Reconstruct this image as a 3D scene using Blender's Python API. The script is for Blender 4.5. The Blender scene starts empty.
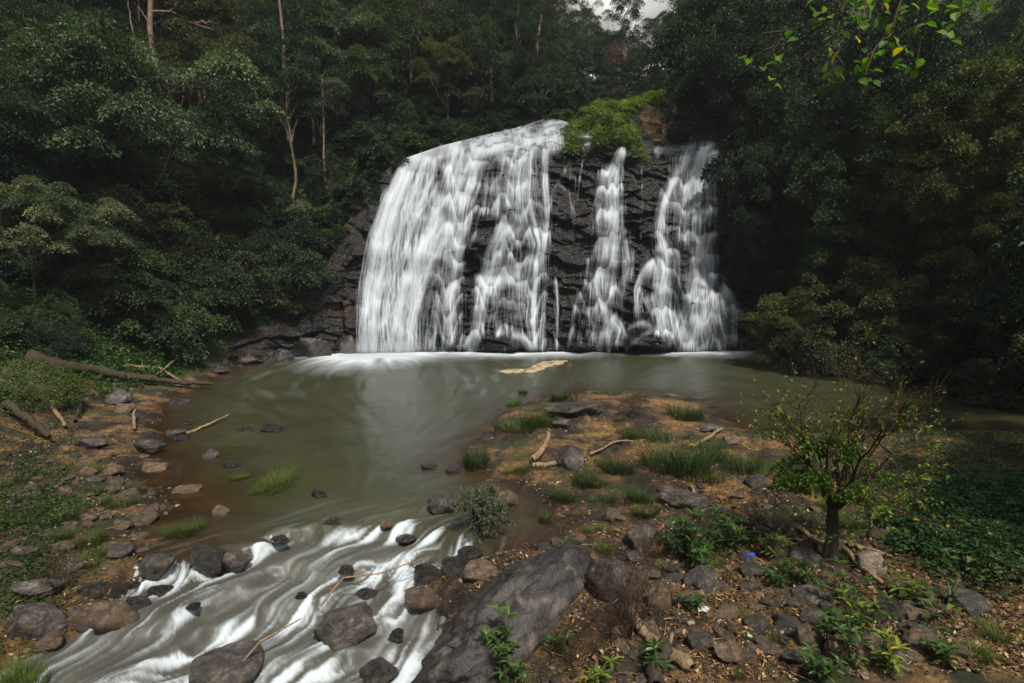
import bpy, math, random
import numpy as np
from mathutils import Vector, Matrix

# ------------------------------------------------------------------ camera, sky, sun, exposure
S = bpy.context.scene
COL = S.collection
F = 560.0; CH = 5.0; PITCH = math.atan(67/560.0)
cp, sp = math.cos(PITCH), math.sin(PITCH)
cam_d = bpy.data.cameras.new('camera'); cam = bpy.data.objects.new('camera', cam_d); COL.objects.link(cam)
cam_d.sensor_width = 36; cam_d.lens = F/1024*36; cam_d.clip_start = 0.1; cam_d.clip_end = 2000
cam.location = (0, 0, CH); cam.rotation_euler = (math.pi/2-PITCH, 0, 0)
S.camera = cam
SUN_EL, SUN_AZ = 55, 160      # azimuth clockwise from +Y (view direction): the sun stands high behind the camera
w = bpy.data.worlds.new('World'); S.world = w; w.use_nodes = True
nt = w.node_tree; bg = nt.nodes['Background']
sky = nt.nodes.new('ShaderNodeTexSky'); sky.sky_type = 'NISHITA'; sky.sun_disc = False
sky.sun_elevation = math.radians(SUN_EL); sky.sun_rotation = math.radians(SUN_AZ)
sky.air_density = 1.0; sky.dust_density = 5.0; sky.ozone_density = 1.0
hs = nt.nodes.new('ShaderNodeHueSaturation'); hs.inputs['Saturation'].default_value = 0.18
nt.links.new(sky.outputs[0], hs.inputs['Color']); nt.links.new(hs.outputs[0], bg.inputs[0])
bg.inputs[1].default_value = 0.072
sun_d = bpy.data.lights.new('sun', 'SUN'); sun = bpy.data.objects.new('sun', sun_d); COL.objects.link(sun)
sun_d.energy = 4.6; sun_d.angle = math.radians(5); sun_d.color = (1.0, 0.93, 0.82)
_a = math.radians(SUN_AZ); _e = math.radians(SUN_EL)
sd_ = Vector((math.sin(_a)*math.cos(_e), math.cos(_a)*math.cos(_e), math.sin(_e)))
sun.rotation_euler = sd_.to_track_quat('Z', 'Y').to_euler()
S.view_settings.view_transform = 'Standard'; S.view_settings.look = 'None'
S.view_settings.exposure = 0.16; S.view_settings.gamma = 1.0
S.cycles.max_bounces = 6; S.cycles.diffuse_bounces = 3; S.cycles.glossy_bounces = 3
S.cycles.transmission_bounces = 3; S.cycles.transparent_max_bounces = 12
S.cycles.use_denoising = True
S.cycles.volume_bounces = 0

# ------------------------------------------------------------------ projection helpers
def raydir(px, py):
    dx = (px-512.0)/F; dz = (341.5-py)/F
    return dx, cp+dz*sp, -sp+dz*cp
def at(px, py, Y):
    dx, dy, dz = raydir(px, py); t = Y/dy
    return dx*t, dy*t, CH+dz*t
def gp(px, py, z=0.0):
    dx, dy, dz = raydir(px, py); t = (z-CH)/dz
    return dx*t, dy*t
def proj(x, y, z):
    x, y, z = np.asarray(x, float), np.asarray(y, float), np.asarray(z, float)-CH
    f = y*cp-z*sp; u = y*sp+z*cp
    return 512+F*x/f, 341.5-F*u/f

# ------------------------------------------------------------------ noise
def _h(i, j, s):
    i = i.astype(np.int64); j = j.astype(np.int64)
    v = (i*374761393 + j*668265263 + s*2246822519) & 0xffffffff
    v = ((v ^ (v >> 13))*1274126177) & 0xffffffff
    v = ((v ^ (v >> 16))*2654435761) & 0xffffffff
    v = v ^ (v >> 15)
    return (v & 0xffffff)/float(0x1000000)
def vn(x, y, s=0):
    x = np.asarray(x, float); y = np.asarray(y, float)
    i = np.floor(x); j = np.floor(y); u = x-i; v = y-j
    u = u*u*u*(u*(u*6-15)+10); v = v*v*v*(v*(v*6-15)+10)
    a = _h(i, j, s); b = _h(i+1, j, s); c = _h(i, j+1, s); d = _h(i+1, j+1, s)
    return (a*(1-u)+b*u)*(1-v)+(c*(1-u)+d*u)*v
def fbm(x, y, o=4, s=0, g=.5):
    r = 0; a = 1; t = 0
    for k in range(o):
        r = r+a*(vn(x*2**k+k*17.3, y*2**k-k*9.1, s+k)*2-1); t += a; a *= g
    return r/t
def voro(x, y, s=0, jit=1.0):
    x = np.asarray(x, float); y = np.asarray(y, float)
    i = np.floor(x); j = np.floor(y)
    f1 = np.full(x.shape, 9.); f2 = np.full(x.shape, 9.); cid = np.zeros(x.shape); cx = np.zeros(x.shape); cy = np.zeros(x.shape)
    for a in (-1, 0, 1):
        for b in (-1, 0, 1):
            ii = i+a; jj = j+b
            qx = ii+.5+(_h(ii, jj, s)-.5)*jit; qy = jj+.5+(_h(ii, jj, s+7)-.5)*jit
            d = np.hypot(x-qx, y-qy); h = _h(ii, jj, s+13)
            m = d < f1
            f2 = np.where(m, f1, np.minimum(f2, d)); cid = np.where(m, h, cid)
            cx = np.where(m, x-qx, cx); cy = np.where(m, y-qy, cy); f1 = np.where(m, d, f1)
    return f1, f2, cid, cx, cy
def sstep(a, b, x):
    t = np.clip((x-a)/(b-a), 0, 1); return t*t*(3-2*t)
def softplus(x, k=1.0):
    return np.logaddexp(0, np.asarray(x)*k)/k
def blur(A, r):
    k = np.exp(-np.arange(-3*int(np.ceil(r)), 3*int(np.ceil(r))+1)**2/(2*r*r)); k /= k.sum(); n = len(k)//2
    P = np.pad(A, ((n, n), (0, 0)), 'edge'); A = sum(k[i]*P[i:i+A.shape[0]] for i in range(len(k)))
    P = np.pad(A, ((0, 0), (n, n)), 'edge'); return sum(k[i]*P[:, i:i+A.shape[1]] for i in range(len(k)))

# ------------------------------------------------------------------ mesh helpers
def mesh_np(name, V, Q, mat, attrs=None, smooth=False, fattrs=None):
    """V (n,3); Q (m,k) faces all with k corners"""
    V = np.asarray(V, np.float32); Q = np.asarray(Q, np.int32); k = Q.shape[1]
    me = bpy.data.meshes.new(name)
    me.vertices.add(len(V)); me.vertices.foreach_set('co', V.ravel())
    me.loops.add(Q.size); me.loops.foreach_set('vertex_index', Q.ravel())
    me.polygons.add(len(Q)); me.polygons.foreach_set('loop_start', np.arange(0, Q.size, k, dtype=np.int32))
    me.polygons.foreach_set('use_smooth', np.full(len(Q), smooth))
    for d, dom in ((attrs, 'POINT'), (fattrs, 'FACE')):
        for n, a in (d or {}).items():
            at_ = me.attributes.new(n, 'FLOAT', dom); at_.data.foreach_set('value', np.asarray(a, np.float32).ravel())
    me.update(calc_edges=True)
    if mat: me.materials.append(mat)
    return me
def link(name, me, parent=None, loc=None):
    o = bpy.data.objects.new(name, me); COL.objects.link(o)
    if parent: o.parent = parent
    if loc is not None: o.location = loc
    return o
def tag(o, label=None, cat=None, group=None, kind=None):
    if label: o['label'] = label
    if cat: o['category'] = cat
    if group: o['group'] = group
    if kind: o['kind'] = kind
    return o
def grid_faces(n, m, keep=None):
    I = np.arange(n*m).reshape(n, m)
    Q = np.stack([I[:-1, :-1], I[:-1, 1:], I[1:, 1:], I[1:, :-1]], -1).reshape(-1, 4)
    if keep is not None:
        k = (keep[:-1, :-1] | keep[:-1, 1:] | keep[1:, 1:] | keep[1:, :-1]).ravel(); Q = Q[k]
    return Q
def compact(V, Q, attrs=None):
    u, inv = np.unique(Q, return_inverse=True)
    return V[u], inv.reshape(Q.shape), {k: v.ravel()[u] for k, v in (attrs or {}).items()}
def join(parts):
    """list of (V,Q,rnd) -> one"""
    Vs, Qs, Rs = [], [], []; o = 0
    for V, Q, r in parts:
        Vs.append(V); Qs.append(np.asarray(Q)+o); Rs.append(r); o += len(V)
    return np.concatenate(Vs), np.concatenate(Qs), np.concatenate(Rs)

# ------------------------------------------------------------------ materials
class M_:
    def __init__(s, name):
        s.m = bpy.data.materials.new(name); s.m.use_nodes = True; s.t = s.m.node_tree
        s.p = s.t.nodes['Principled BSDF']; s.out = s.t.nodes['Material Output']
    def n(s, typ, **kw):
        nd = s.t.nodes.new(typ)
        for k, v in kw.items():
            if k.startswith('i_'):
                nd.inputs[k[2:].replace('_', ' ')].default_value = v
            else: setattr(nd, k, v)
        return nd
    def l(s, a, b): s.t.links.new(a, b)
    def attr(s, name): return s.n('ShaderNodeAttribute', attribute_name=name).outputs['Fac']
    def noise(s, scale, detail=4, vec=None, rough=.6, dist=0):
        nd = s.n('ShaderNodeTexNoise'); nd.inputs['Scale'].default_value = scale; nd.inputs['Detail'].default_value = detail
        nd.inputs['Roughness'].default_value = rough; nd.inputs['Distortion'].default_value = dist
        if vec is not None: s.l(vec, nd.inputs['Vector'])
        return nd.outputs['Fac']
    def ramp(s, fac, pts):
        r = s.n('ShaderNodeValToRGB'); e = r.color_ramp.elements
        while len(e) < len(pts): e.new(.5)
        for q, (p, c) in zip(e, pts):
            q.position = p; q.color = (*c, 1) if not isinstance(c, (int, float)) else (c, c, c, 1)
        s.l(fac, r.inputs[0]); return r.outputs['Color']
    def mix(s, fac, a, b, blend='MIX'):
        nd = s.n('ShaderNodeMix', data_type='RGBA', blend_type=blend)
        for v, i in ((fac, 0), (a, 6), (b, 7)):
            if isinstance(v, (int, float)): nd.inputs[i].default_value = v
            elif isinstance(v, tuple): nd.inputs[i].default_value = (*v, 1)
            else: s.l(v, nd.inputs[i])
        return nd.outputs[2]
    def math(s, op, a, b=0.0, clamp=False):
        nd = s.n('ShaderNodeMath', operation=op, use_clamp=clamp)
        for v, i in ((a, 0), (b, 1)):
            if isinstance(v, (int, float)): nd.inputs[i].default_value = v
            else: s.l(v, nd.inputs[i])
        return nd.outputs[0]
    def bump(s, h, strength=.5, dist=.05, normal=None):
        b = s.n('ShaderNodeBump'); b.inputs['Strength'].default_value = strength; b.inputs['Distance'].default_value = dist
        s.l(h, b.inputs['Height'])
        if normal is not None: s.l(normal, b.inputs['Normal'])
        return b.outputs[0]
    def set(s, base=None, rough=None, spec=None, normal=None, **kw):
        for v, k in ((base, 'Base Color'), (rough, 'Roughness'), (spec, 'Specular IOR Level'), (normal, 'Normal')):
            if v is None: continue
            if isinstance(v, tuple): s.p.inputs[k].default_value = (*v, 1)
            elif isinstance(v, (int, float)): s.p.inputs[k].default_value = v
            else: s.l(v, s.p.inputs[k])
        return s.m

def rock_mat(name, dark, mid, pale, scale=1.0, rough=(.35, .8), moss=0.0, strata=False, tint=None):
    k = M_(name); co = k.n('ShaderNodeTexCoord').outputs['Object']
    geo = k.n('ShaderNodeNewGeometry')
    a = k.noise(2.2*scale, 8, co, .65, .6); b = k.noise(9*scale, 6, co, .7); c = k.noise(45*scale, 3, co, .6)
    col = k.ramp(a, [(.33, dark), (.52, mid), (.72, pale)])
    col = k.mix(.7, col, k.ramp(b, [(.32, .25), (.52, .9), (.68, 2.2)]), 'MULTIPLY')
    if tint:
        col = k.mix(k.ramp(k.noise(1.1*scale, 3, co), [(.48, 0.0), (.62, .75)]), col, tint)
    if moss:
        sx = k.n('ShaderNodeSeparateXYZ'); k.l(geo.outputs['Normal'], sx.inputs[0])
        f = k.math('MULTIPLY', k.ramp(sx.outputs['Z'], [(.3, 0.0), (.8, 1.0)]), k.ramp(k.noise(3.1*scale, 5, co), [(.45, 0.0), (.6, moss)]))
        col = k.mix(f, col, (.035, .05, .012))
    rnd = k.n('ShaderNodeObjectInfo').outputs['Random']
    col = k.mix(1.0, col, k.ramp(rnd, [(0, .65), (1, 1.35)]), 'MULTIPLY')
    h = k.math('ADD', k.math('MULTIPLY', b, .7), k.math('MULTIPLY', c, .25))
    return k.set(col, k.ramp(b, [(.3, rough[0]), (.7, rough[1])]), .6, k.bump(h, .9, .05/scale))

def leaf_mat(name, c0, c1, c2, trans=.3, rough=.45, spec=.4, yellow=None):
    k = M_(name); r = k.attr('rnd'); rnd = k.n('ShaderNodeObjectInfo').outputs['Random']
    c0, c1, c2 = (tuple(q*1.1 for q in c) for c in (c0, c1, c2)); pts = [(0, c0), (.5, c1), (.9, c2)]  # c2, the palest leaf tone, is raised to imitate highlights on leaves
    if yellow: pts += [(.975, c2), (.985, yellow)]
    col = k.ramp(r, pts)
    col = k.mix(1.0, col, k.ramp(rnd, [(0, (.62, .70, .75)), (.35, (1, 1, .95)), (.7, (.8, .95, .8)), (1, (1.35, 1.2, 1.0))]), 'MULTIPLY')
    k.set(col, rough+.08, spec*.7)
    tr = k.n('ShaderNodeBsdfTranslucent'); k.l(k.mix(1.0, col, (1.3, 1.6, .6), 'MULTIPLY'), tr.inputs[0])
    mx = k.n('ShaderNodeMixShader'); mx.inputs[0].default_value = trans
    k.l(k.p.outputs[0], mx.inputs[1]); k.l(tr.outputs[0], mx.inputs[2]); k.l(mx.outputs[0], k.out.inputs[0])
    return k.m
def bark_mat(name, dark, pale, scale=1.0, moss=False):
    k = M_(name); co = k.n('ShaderNodeTexCoord').outputs['Object']
    mp = k.n('ShaderNodeMapping'); mp.inputs['Scale'].default_value = (1, 1, .25); k.l(co, mp.inputs[0])
    a = k.noise(14*scale, 6, mp.outputs[0], .7, 1.0); b = k.noise(2*scale, 3, co)
    col = k.ramp(a, [(.35, dark), (.65, pale)])
    col = k.mix(.6, col, k.ramp(b, [(.3, .5), (.7, 1.4)]), 'MULTIPLY')
    if moss: col = k.mix(k.ramp(k.noise(4, 4, co), [(.5, 0.0), (.62, .8)]), col, (.03, .045, .012))
    return k.set(col, .8, .3, k.bump(a, .9, .03))

# ------------------------------------------------------------------ plan of water and land
_cols = np.array([  # px, base py, face-top py, Y there, lip py, Y there
 (-400, 470,464,14.5,458,15.5), (-100,420,414,20,408,21), (60,396,390,24.0,384,25), (150,383,377,26.6,370,27.6), (215, 372, 367, 28.8, 360, 29.6), (250,364,350,32.0,338,32.8), (285, 358, 335, 34.2, 312, 35.2),
 (320, 355, 308, 35.9, 282, 36.9), (345, 353, 262, 37.2, 232, 38.6), (370, 352, 218, 38.6, 188, 40.2), (400, 352, 192, 40.0, 162, 42.0),
 (440, 352, 172, 41.0, 148, 43.5), (480, 352, 158, 41.5, 138, 45), (515, 352, 152, 41.6, 130, 46), (550, 352, 151, 41.6, 119, 48),
 (575, 352, 150, 41.6, 126, 47), (600, 352, 150, 41.5, 132, 46), (625, 352, 151, 41.5, 126, 47), (650, 352, 150, 41.5, 107, 50),
 (690, 352, 150, 41.5, 108, 50), (722, 351, 146, 41.0, 104, 49), (755, 351, 160, 40, 135, 44), (800, 351, 205, 38.8, 185, 41.5),
 (860, 353, 262, 37.0, 245, 39), (930, 357, 310, 35.2, 298, 36.5), (1024, 361, 340, 33.2, 330, 34.2), (1200, 372, 355, 29.5, 345, 30.5), (1600, 390, 376, 25, 368, 26)], float)
def colv(px, k): return np.interp(px, _cols[:, 0], _cols[:, k])
_P = [(215,377,0),(190,392,0),(165,402,0),(158,425,0),(165,442,0),(140,468,0),(150,490,0),(165,500,0),(140,530,0),(150,553,0),
 (152,580,-.1),(128,606,-.5),(102,640,-.8),(55,690,-1.1),(-60,760,-1.3),(465,790,-1.2),(462,700,-1.1),(452,650,-.9),(440,615,-.5),(418,578,-.15),(430,556,0),
 (493,552,0),(560,540,0),(570,520,0),(545,502,0),(515,486,0),(490,474,0),(463,462,0),(466,448,0),(492,430,0),(502,415,0),(525,402,0),(560,394,0),
 (605,389,0),(655,391,0),(700,400,0),(722,420,0),(750,432,0),(800,434,0),(900,431,0),(1024,432,0),(1500,440,0),(1500,386,0),(1200,371,0),(1024,360,0),(900,355.5,0),(800,349.5,0),
 (740,348.5,0),(360,348.5,0),(300,355,0),(250,363,0)]
POLY = np.array([gp(*p) for p in _P])
def sdist(x, y):
    x = np.asarray(x, float); y = np.asarray(y, float); sh = x.shape; x = x.ravel(); y = y.ravel()
    d = np.full(x.shape, 1e9); ins = np.zeros(x.shape, bool); n = len(POLY)
    for i in range(n):
        ax, ay = POLY[i]; bx, by = POLY[(i+1) % n]; ex, ey = bx-ax, by-ay
        t = np.clip(((x-ax)*ex+(y-ay)*ey)/(ex*ex+ey*ey), 0, 1)
        d = np.minimum(d, (x-ax-ex*t)**2+(y-ay-ey*t)**2)
        c = ((ay > y) != (by > y)) & (x < (bx-ax)*(y-ay)/(by-ay+1e-12)+ax); ins ^= c
    return np.where(ins, -1, 1).reshape(sh)*np.sqrt(d).reshape(sh)
FD = np.array([-.66, -.75])
def sflow(x, y):
    return 10.95-y-1.25*np.minimum(softplus(-4.1-x, 4), 1.35)-1.1*softplus(x+1.5, 3)
def stairs(x, y):
    s = sflow(x, y)+.55*fbm(x*.9, y*.9, 4, 91)
    ph = np.maximum(s, 0)/.95; fr = ph-np.floor(ph)
    return s, ph, fr
def WLs(x, y):     # smooth level
    return -.3*softplus(np.clip(sflow(x, y), -20, 5), 3)
def WL(x, y):
    s, ph, fr = stairs(x, y)
    st = np.floor(ph)+sstep(0, .55, fr)*.88+.12*fr
    st = np.where(s > 0, st, 0)
    return np.maximum(-.265*np.minimum(st, 6), -1.75)+np.where(s > 0, 0, 0)
def warp(x, y, d):
    return d + .28*fbm(x*.9, y*.9, 4, 5)*np.clip(1-np.abs(d)/3, 0.2, 1)
def pxcol(x, y): return 512+F*x/np.maximum(y, 1)*cp
def H(x, y, full=False):
    x = np.asarray(x, float); y = np.asarray(y, float)
    d0 = sdist(x, y); d = warp(x, y, d0)
    dp = np.maximum(d, 0); dn = np.maximum(-d, 0)
    left = sstep(-2, -6, x)*sstep(20, 12, y)
    depth = np.where(left > .5, .07*dn+.03*dn**2, .16*dn+.05*dn**2); depth = np.minimum(depth, 1.6)
    wl = WLs(x, y)
    rap = sstep(-.3, .3, sflow(x, y))
    bed = (wl+(WL(x, y)-wl)*rap*.9) - depth*(1-rap*.75) - .16*rap + .05*fbm(x*2.3, y*2.3, 4, 21)
    bank = .30*(1-np.exp(-dp/1.3)) + .035*np.minimum(dp, 12)
    bank = bank + (.10*fbm(x*.7, y*.7, 5, 11) + .055*fbm(x*3.1, y*3.1, 4, 31))*np.clip(dp*1.5, .15, 1)
    _, _, c3, u3, v3 = voro(x*3.6+.4*fbm(x*2, y*2, 2, 8), y*4.6, 45)
    stony = sstep(-.25, .25, fbm(x*.6+9, y*.6, 3, 46))
    bank = bank + stony*(.085*(c3-.5)+.06*u3*(c3*2-1)+.05*v3)*np.clip(dp, .1, 1)
    _, f2, cid, _, _ = voro(x*1.6+.3*fbm(x, y, 2, 3), y*2.1, 44)
    bank = bank + .07*(cid-.5)*np.clip(dp, 0, 1)
    land = wl*np.exp(-dp/1.6) + bank
    h = np.where(d > 0, land, bed)
    # left hillside
    aL = np.interp(y, [0, 8, 12, 19, 25, 30, 36], [10.2, 10.6, 12.6, 17.0, 17.2, 16.5, 15])
    hl = .85*softplus(-x-aL+.6*fbm(x*.25, y*.25, 3, 51), 1.2)
    hl = np.minimum(hl, 45)
    # hills behind, from the table of columns
    px = pxcol(x, y)
    Yb = np.array(gp(px, colv(px, 1)))[1]; Yf = colv(px, 3); Yl = colv(px, 5)
    zf = at(px, colv(px, 2), Yf)[2]; zl = at(px, colv(px, 4), Yl)[2]
    sl = np.interp(px, [-200, 150, 300, 480, 560, 620, 700, 800, 1000], [.9, .95, 1.0, .62, .42, .36, .45, .9, 1.1])
    t1 = (y-Yb-.9)/np.maximum(Yf-Yb, .3)
    t2 = (y-Yf)/(Yl-Yf)
    hb = np.where(t1 < 0, -3+0*t1, np.where(y < Yf, (zf+.5)*np.clip(t1, 0, 1)-1.2, np.where(y < Yl, zf+(zl-zf)*t2-.9+.5*np.clip(t2, 0, 1), zl-.4+sl*softplus(y-Yl-.3, 2))))
    top = np.interp(px, [0, 400, 560, 625, 650, 760, 1000], [70, 62, 50, 40, 40, 52, 60])
    hb = np.where(hb > top, top+.1*(hb-top), hb)
    hb = np.where(y < 15, -5, hb)
    hb = hb + .5*fbm(x*.2, y*.2, 3, 61)*sstep(0, 6, y-Yl)
    # right hillside beyond the frame
    hr = .8*softplus(x-17.5-.35*np.maximum(y-8, 0), 1.0)*sstep(40, 20, y)
    hr = np.where((d < 0) & (y > 14), 0, hr)
    hill = np.maximum(hl*sstep(-.2, 1.2, d), 0)
    r = h + hill + hr*sstep(0, 2, d)
    r = np.maximum(r, hb)
    if full: return r, d0, d, hill, hb
    return r
def Hs(x, y): return float(H(np.array([x]), np.array([y]))[0])
def hit(px, py, ymin=5.0, ymax=140.0):
    """where the ray through a picture point meets the land or the water"""
    dx, dy, dz = raydir(px, py)
    t = np.concatenate([np.linspace(ymin, 30, 1500), np.linspace(30, ymax, 1200)])/dy
    x, y, z = dx*t, dy*t, CH+dz*t
    h = H(x, y); i = np.argmax(z < h)
    if z[i] >= h[i]: i = len(t)-1
    return x[i], y[i], h[i]

def nonuni(segs):
    out = [segs[0][0]]
    for a, b, st in segs:
        n = max(1, int(round((b-a)/st))); out += list(np.linspace(a, b, n+1)[1:])
    return np.array(out)
gx = nonuni([(-110, -50, 3), (-50, -26, .8), (-26, -14, .2), (-14, 9, .05), (9, 16, .12), (16, 32, .5), (32, 120, 3)])
gy = nonuni([(-30, 4, 1.5), (4, 6, .25), (6, 16, .05), (16, 24, .1), (24, 37, .25), (37, 60, .8), (60, 220, 2.5)])
GX, GY = np.meshgrid(gx, gy, indexing='ij')
GH, GD0, GD, GHILL, GHB = H(GX, GY, True)
green = np.clip(sstep(.3, 1.8, GHILL + .8*fbm(GX*.6, GY*.6, 4, 71)) + sstep(20, 26, GY)*sstep(.3, 1.2, GD)*1.0, 0, 1)
green = np.clip(green + sstep(.12, .45, fbm(GX*.55, GY*.8, 4, 81)+.10*(GX > 5))*sstep(.2, .8, GD)*.8, 0, 1)
ppx, ppy = proj(GX, GY, GH)
orange = np.exp(-(((ppx-655)/20)**2+((ppy-122)/18)**2))*(GY > 40)
wet = np.clip(1-GD/.7, 0, 1)
k = M_('ground'); co = k.n('ShaderNodeTexCoord').outputs['Object']
a = k.noise(.9, 8, co, .62, .4); b = k.noise(6, 8, co, .7, .5); c = k.noise(38, 4, co, .7)
vo = k.n('ShaderNodeTexVoronoi'); vo.inputs['Scale'].default_value = 11; k.l(co, vo.inputs['Vector'])
dirt = k.ramp(a, [(.36, (.010, .008, .006)), (.47, (.045, .028, .015)), (.55, (.19, .108, .040)), (.66, (.31, .18, .066)), (.80, (.08, .048, .025))])
dirt = k.mix(.85, dirt, k.ramp(b, [(.34, .15), (.5, .8), (.68, 1.5)]), 'MULTIPLY')  # low spots of the bump noise darkened, painting shade into crevices
dirt = k.mix(k.ramp(vo.outputs['Color'], [(.35, .0), (.9, .5)]), dirt, (.05, .038, .026))
moss = k.ramp(b, [(.3, (.012, .018, .006)), (.55, (.030, .048, .012)), (.75, (.055, .075, .02))])
gf = k.math('MULTIPLY', k.attr('green'), k.ramp(b, [(.32, .35), (.5, 1.0)]))
col = k.mix(gf, dirt, moss)
col = k.mix(k.attr('orange'), col, (.26, .13, .04))
col = k.mix(k.math('MULTIPLY', k.attr('wet'), .65), col, k.mix(1.0, col, (.33, .27, .22), 'MULTIPLY'))
h_ = k.math('ADD', k.math('MULTIPLY', b, 1.0), k.math('MULTIPLY', c, .35))
rg = k.math('SUBTRACT', .9, k.math('MULTIPLY', k.attr('wet'), .55))
m_ground = k.set(col, rg, .4, k.bump(h_, 1.0, .10))
me = mesh_np('ground', np.stack([GX, GY, GH], -1).reshape(-1, 3), grid_faces(*GX.shape)[:, ::-1], m_ground, dict(green=green, wet=wet, orange=orange), smooth=True)
tag(link('ground', me), 'brown earth banks and steep green slopes around the pool', 'ground', kind='structure')

# ------------------------------------------------------------------ pool and stream
def lic(tex, vx, vy, steps, ds):
    n, m = tex.shape; I, J = np.meshgrid(np.arange(n), np.arange(m), indexing='ij')
    acc = tex.copy(); wt = 1.0
    for sg in (-1, 1):
        x = I.astype(float); y = J.astype(float)
        for q in range(steps):
            xi = np.clip(np.rint(x).astype(int), 0, n-1); yi = np.clip(np.rint(y).astype(int), 0, m-1)
            x = x+sg*ds*vx[xi, yi]; y = y+sg*ds*vy[xi, yi]
            xi = np.clip(np.rint(x).astype(int), 0, n-1); yi = np.clip(np.rint(y).astype(int), 0, m-1)
            a_ = math.cos(q/steps*math.pi/2); acc += a_*tex[xi, yi]; wt += a_
    return acc/wt
def samp(A, x, y, x0, y0, st):
    u = np.clip((x-x0)/st, 0, A.shape[0]-1.001); v = np.clip((y-y0)/st, 0, A.shape[1]-1.001)
    i = u.astype(int); j = v.astype(int); u = u-i; v = v-j
    return (A[i, j]*(1-u)+A[i+1, j]*u)*(1-v)+(A[i, j+1]*(1-u)+A[i+1, j+1]*u)*v
rng = np.random.default_rng(5)
# rapids raster
rx0, ry0, rst = -10.0, 5.0, .03
RX, RY = np.meshgrid(np.arange(rx0, 1.2, rst), np.arange(ry0, 15, rst), indexing='ij')
ang = math.atan2(FD[1], FD[0]) + .55*fbm(RX*.6, RY*.6, 3, 101) + .3*fbm(RX*2, RY*2, 2, 102)
s_, ph_, fr_ = stairs(RX, RY)
RKS = [(152,574,.35),(206,568,.45),(233,570,.35),(156,594,.25),(343,640,.55),(210,680,.7),(376,680,.4),(318,498,.18),(425,578,.35),(395,640,.18),(345,570,.22),(405,541,.22),(278,541,.2),(330,525,.2),(300,596,.16),(365,595,.24),(190,608,.18),(438,512,.3),(421,612,.35),(220,515,.18)]
vxr, vyr = np.cos(ang), np.sin(ang); wake = np.zeros_like(RX)
for rx_, ry_, R0 in RKS:
    cx0, cy0 = gp(rx_, ry_, float(WLs(np.array([gp(rx_, ry_)[0]]), np.array([gp(rx_, ry_)[1]]))[0])); cy0 += R0*.4
    ex, ey = RX-cx0, RY-cy0; rr0 = np.hypot(ex, ey)+1e-3; q = np.where(rr0 > R0*.8, np.clip((R0*.85)**2/rr0**2, 0, 1), 0)*.8; ex /= rr0; ey /= rr0
    un = FD[0]*ex+FD[1]*ey; vxr = vxr-q*(2*un*ex-FD[0]); vyr = vyr-q*(2*un*ey-FD[1])
    al_ = (RX-cx0)*FD[0]+(RY-cy0)*FD[1]; ac = -(RX-cx0)*FD[1]+(RY-cy0)*FD[0]
    wake += sstep(-.15, .15, sflow(RX, RY)+.3)*(np.exp(-((np.abs(ac)-R0*.9)/(.35*R0))**2-((al_-.3*R0)/(1.1*R0))**2)*.8+np.exp(-(ac/(.7*R0))**2-((al_-1.5*R0)/(.7*R0))**2)*.7)
ang = np.arctan2(vyr, vxr)
src = np.where(s_ > .05, np.exp(-np.abs(fr_-.35)/.16), .02*sstep(-1.5, 0, s_))
patch = sstep(-.25, .25, fbm(RX*.9+3, RY*.9, 3, 104))
tex = blur(rng.random(RX.shape), 1.1); tex = (tex-tex.mean())/tex.std()
l1 = lic(tex, np.cos(ang), np.sin(ang), 26, 1.0); l1 = (l1-l1.mean())/l1.std()
tex3 = blur(rng.random(RX.shape), .55); l3 = lic(tex3, np.cos(ang), np.sin(ang), 14, 1.0); l3 = (l3-l3.mean())/l3.std()
l2 = lic(src*(.22+.78*patch)*(.55+.9*vn(RX*3.1, RY*3.1, 141))+wake*.42, np.cos(ang), np.sin(ang), 11, 1.1)
foamR = np.clip(l2*1.65*(1+.50*l1+.24*l3)-.60, 0, .95)
foamR = np.clip(foamR + sstep(.1, .8, s_)*.05 + sstep(-2.2, -.2, s_)*.05*np.clip(l1+.6*l3-.3, 0, 2) + sstep(.3, 1.6, s_)*.075*np.clip(l1+.7*l3+.7, 0, 2.5), 0, .9)
# pool raster
px0, py0, pst = -24.0, 8.0, .10
PX, PY = np.meshgrid(np.arange(px0, 40, pst), np.arange(py0, 39, pst), indexing='ij')
ox, oy = -3.2, 11.2; vx = ox-PX; vy = oy-PY; L = np.hypot(vx, vy)+.01; vx /= L; vy /= L
# outward from the foot of the left curtain, then turning to the outlet
fx, fy = gp(380, 356); ex = PX-fx; ey = PY-fy; Lf = np.hypot(ex, ey)+.1
wf = np.exp(-Lf/6); vx = vx*(1-wf)+ex/Lf*wf+.35*fbm(PX*.15, PY*.15, 3, 111); vy = vy*(1-wf)+ey/Lf*wf+.35*fbm(PX*.15, PY*.15, 3, 112)
L = np.hypot(vx, vy)+1e-3; vx /= L; vy /= L
tex = blur(rng.random(PX.shape), 1.0); tex = (tex-tex.mean())/tex.std()
p1 = lic(tex, vx, vy, 14, 1.0); p1 = (p1-p1.mean())/p1.std()
wx = nonuni([(-22, -10, .12), (-10, 1.2, .03), (1.2, 12, .1), (12, 40, .5)])
wy = nonuni([(5, 14, .03), (14, 22, .08), (22, 37.5, .15)])
WX, WY = np.meshgrid(wx, wy, indexing='ij')
WD = sdist(WX, WY); lvl = WL(WX, WY); bedH = H(WX, WY)
inR = (WX < 1.1) & (WY < 14.8)
fR = np.where(inR, samp(foamR, WX, WY, rx0, ry0, rst), 0); sR = np.where(inR, samp(l1, WX, WY, rx0, ry0, rst), 0)
sP = samp(p1, WX, WY, px0, py0, pst)
rapm = sstep(-2.2, -.3, sflow(WX, WY))*inR
wpx, wpy = proj(WX, WY, 0*WX)
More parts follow.
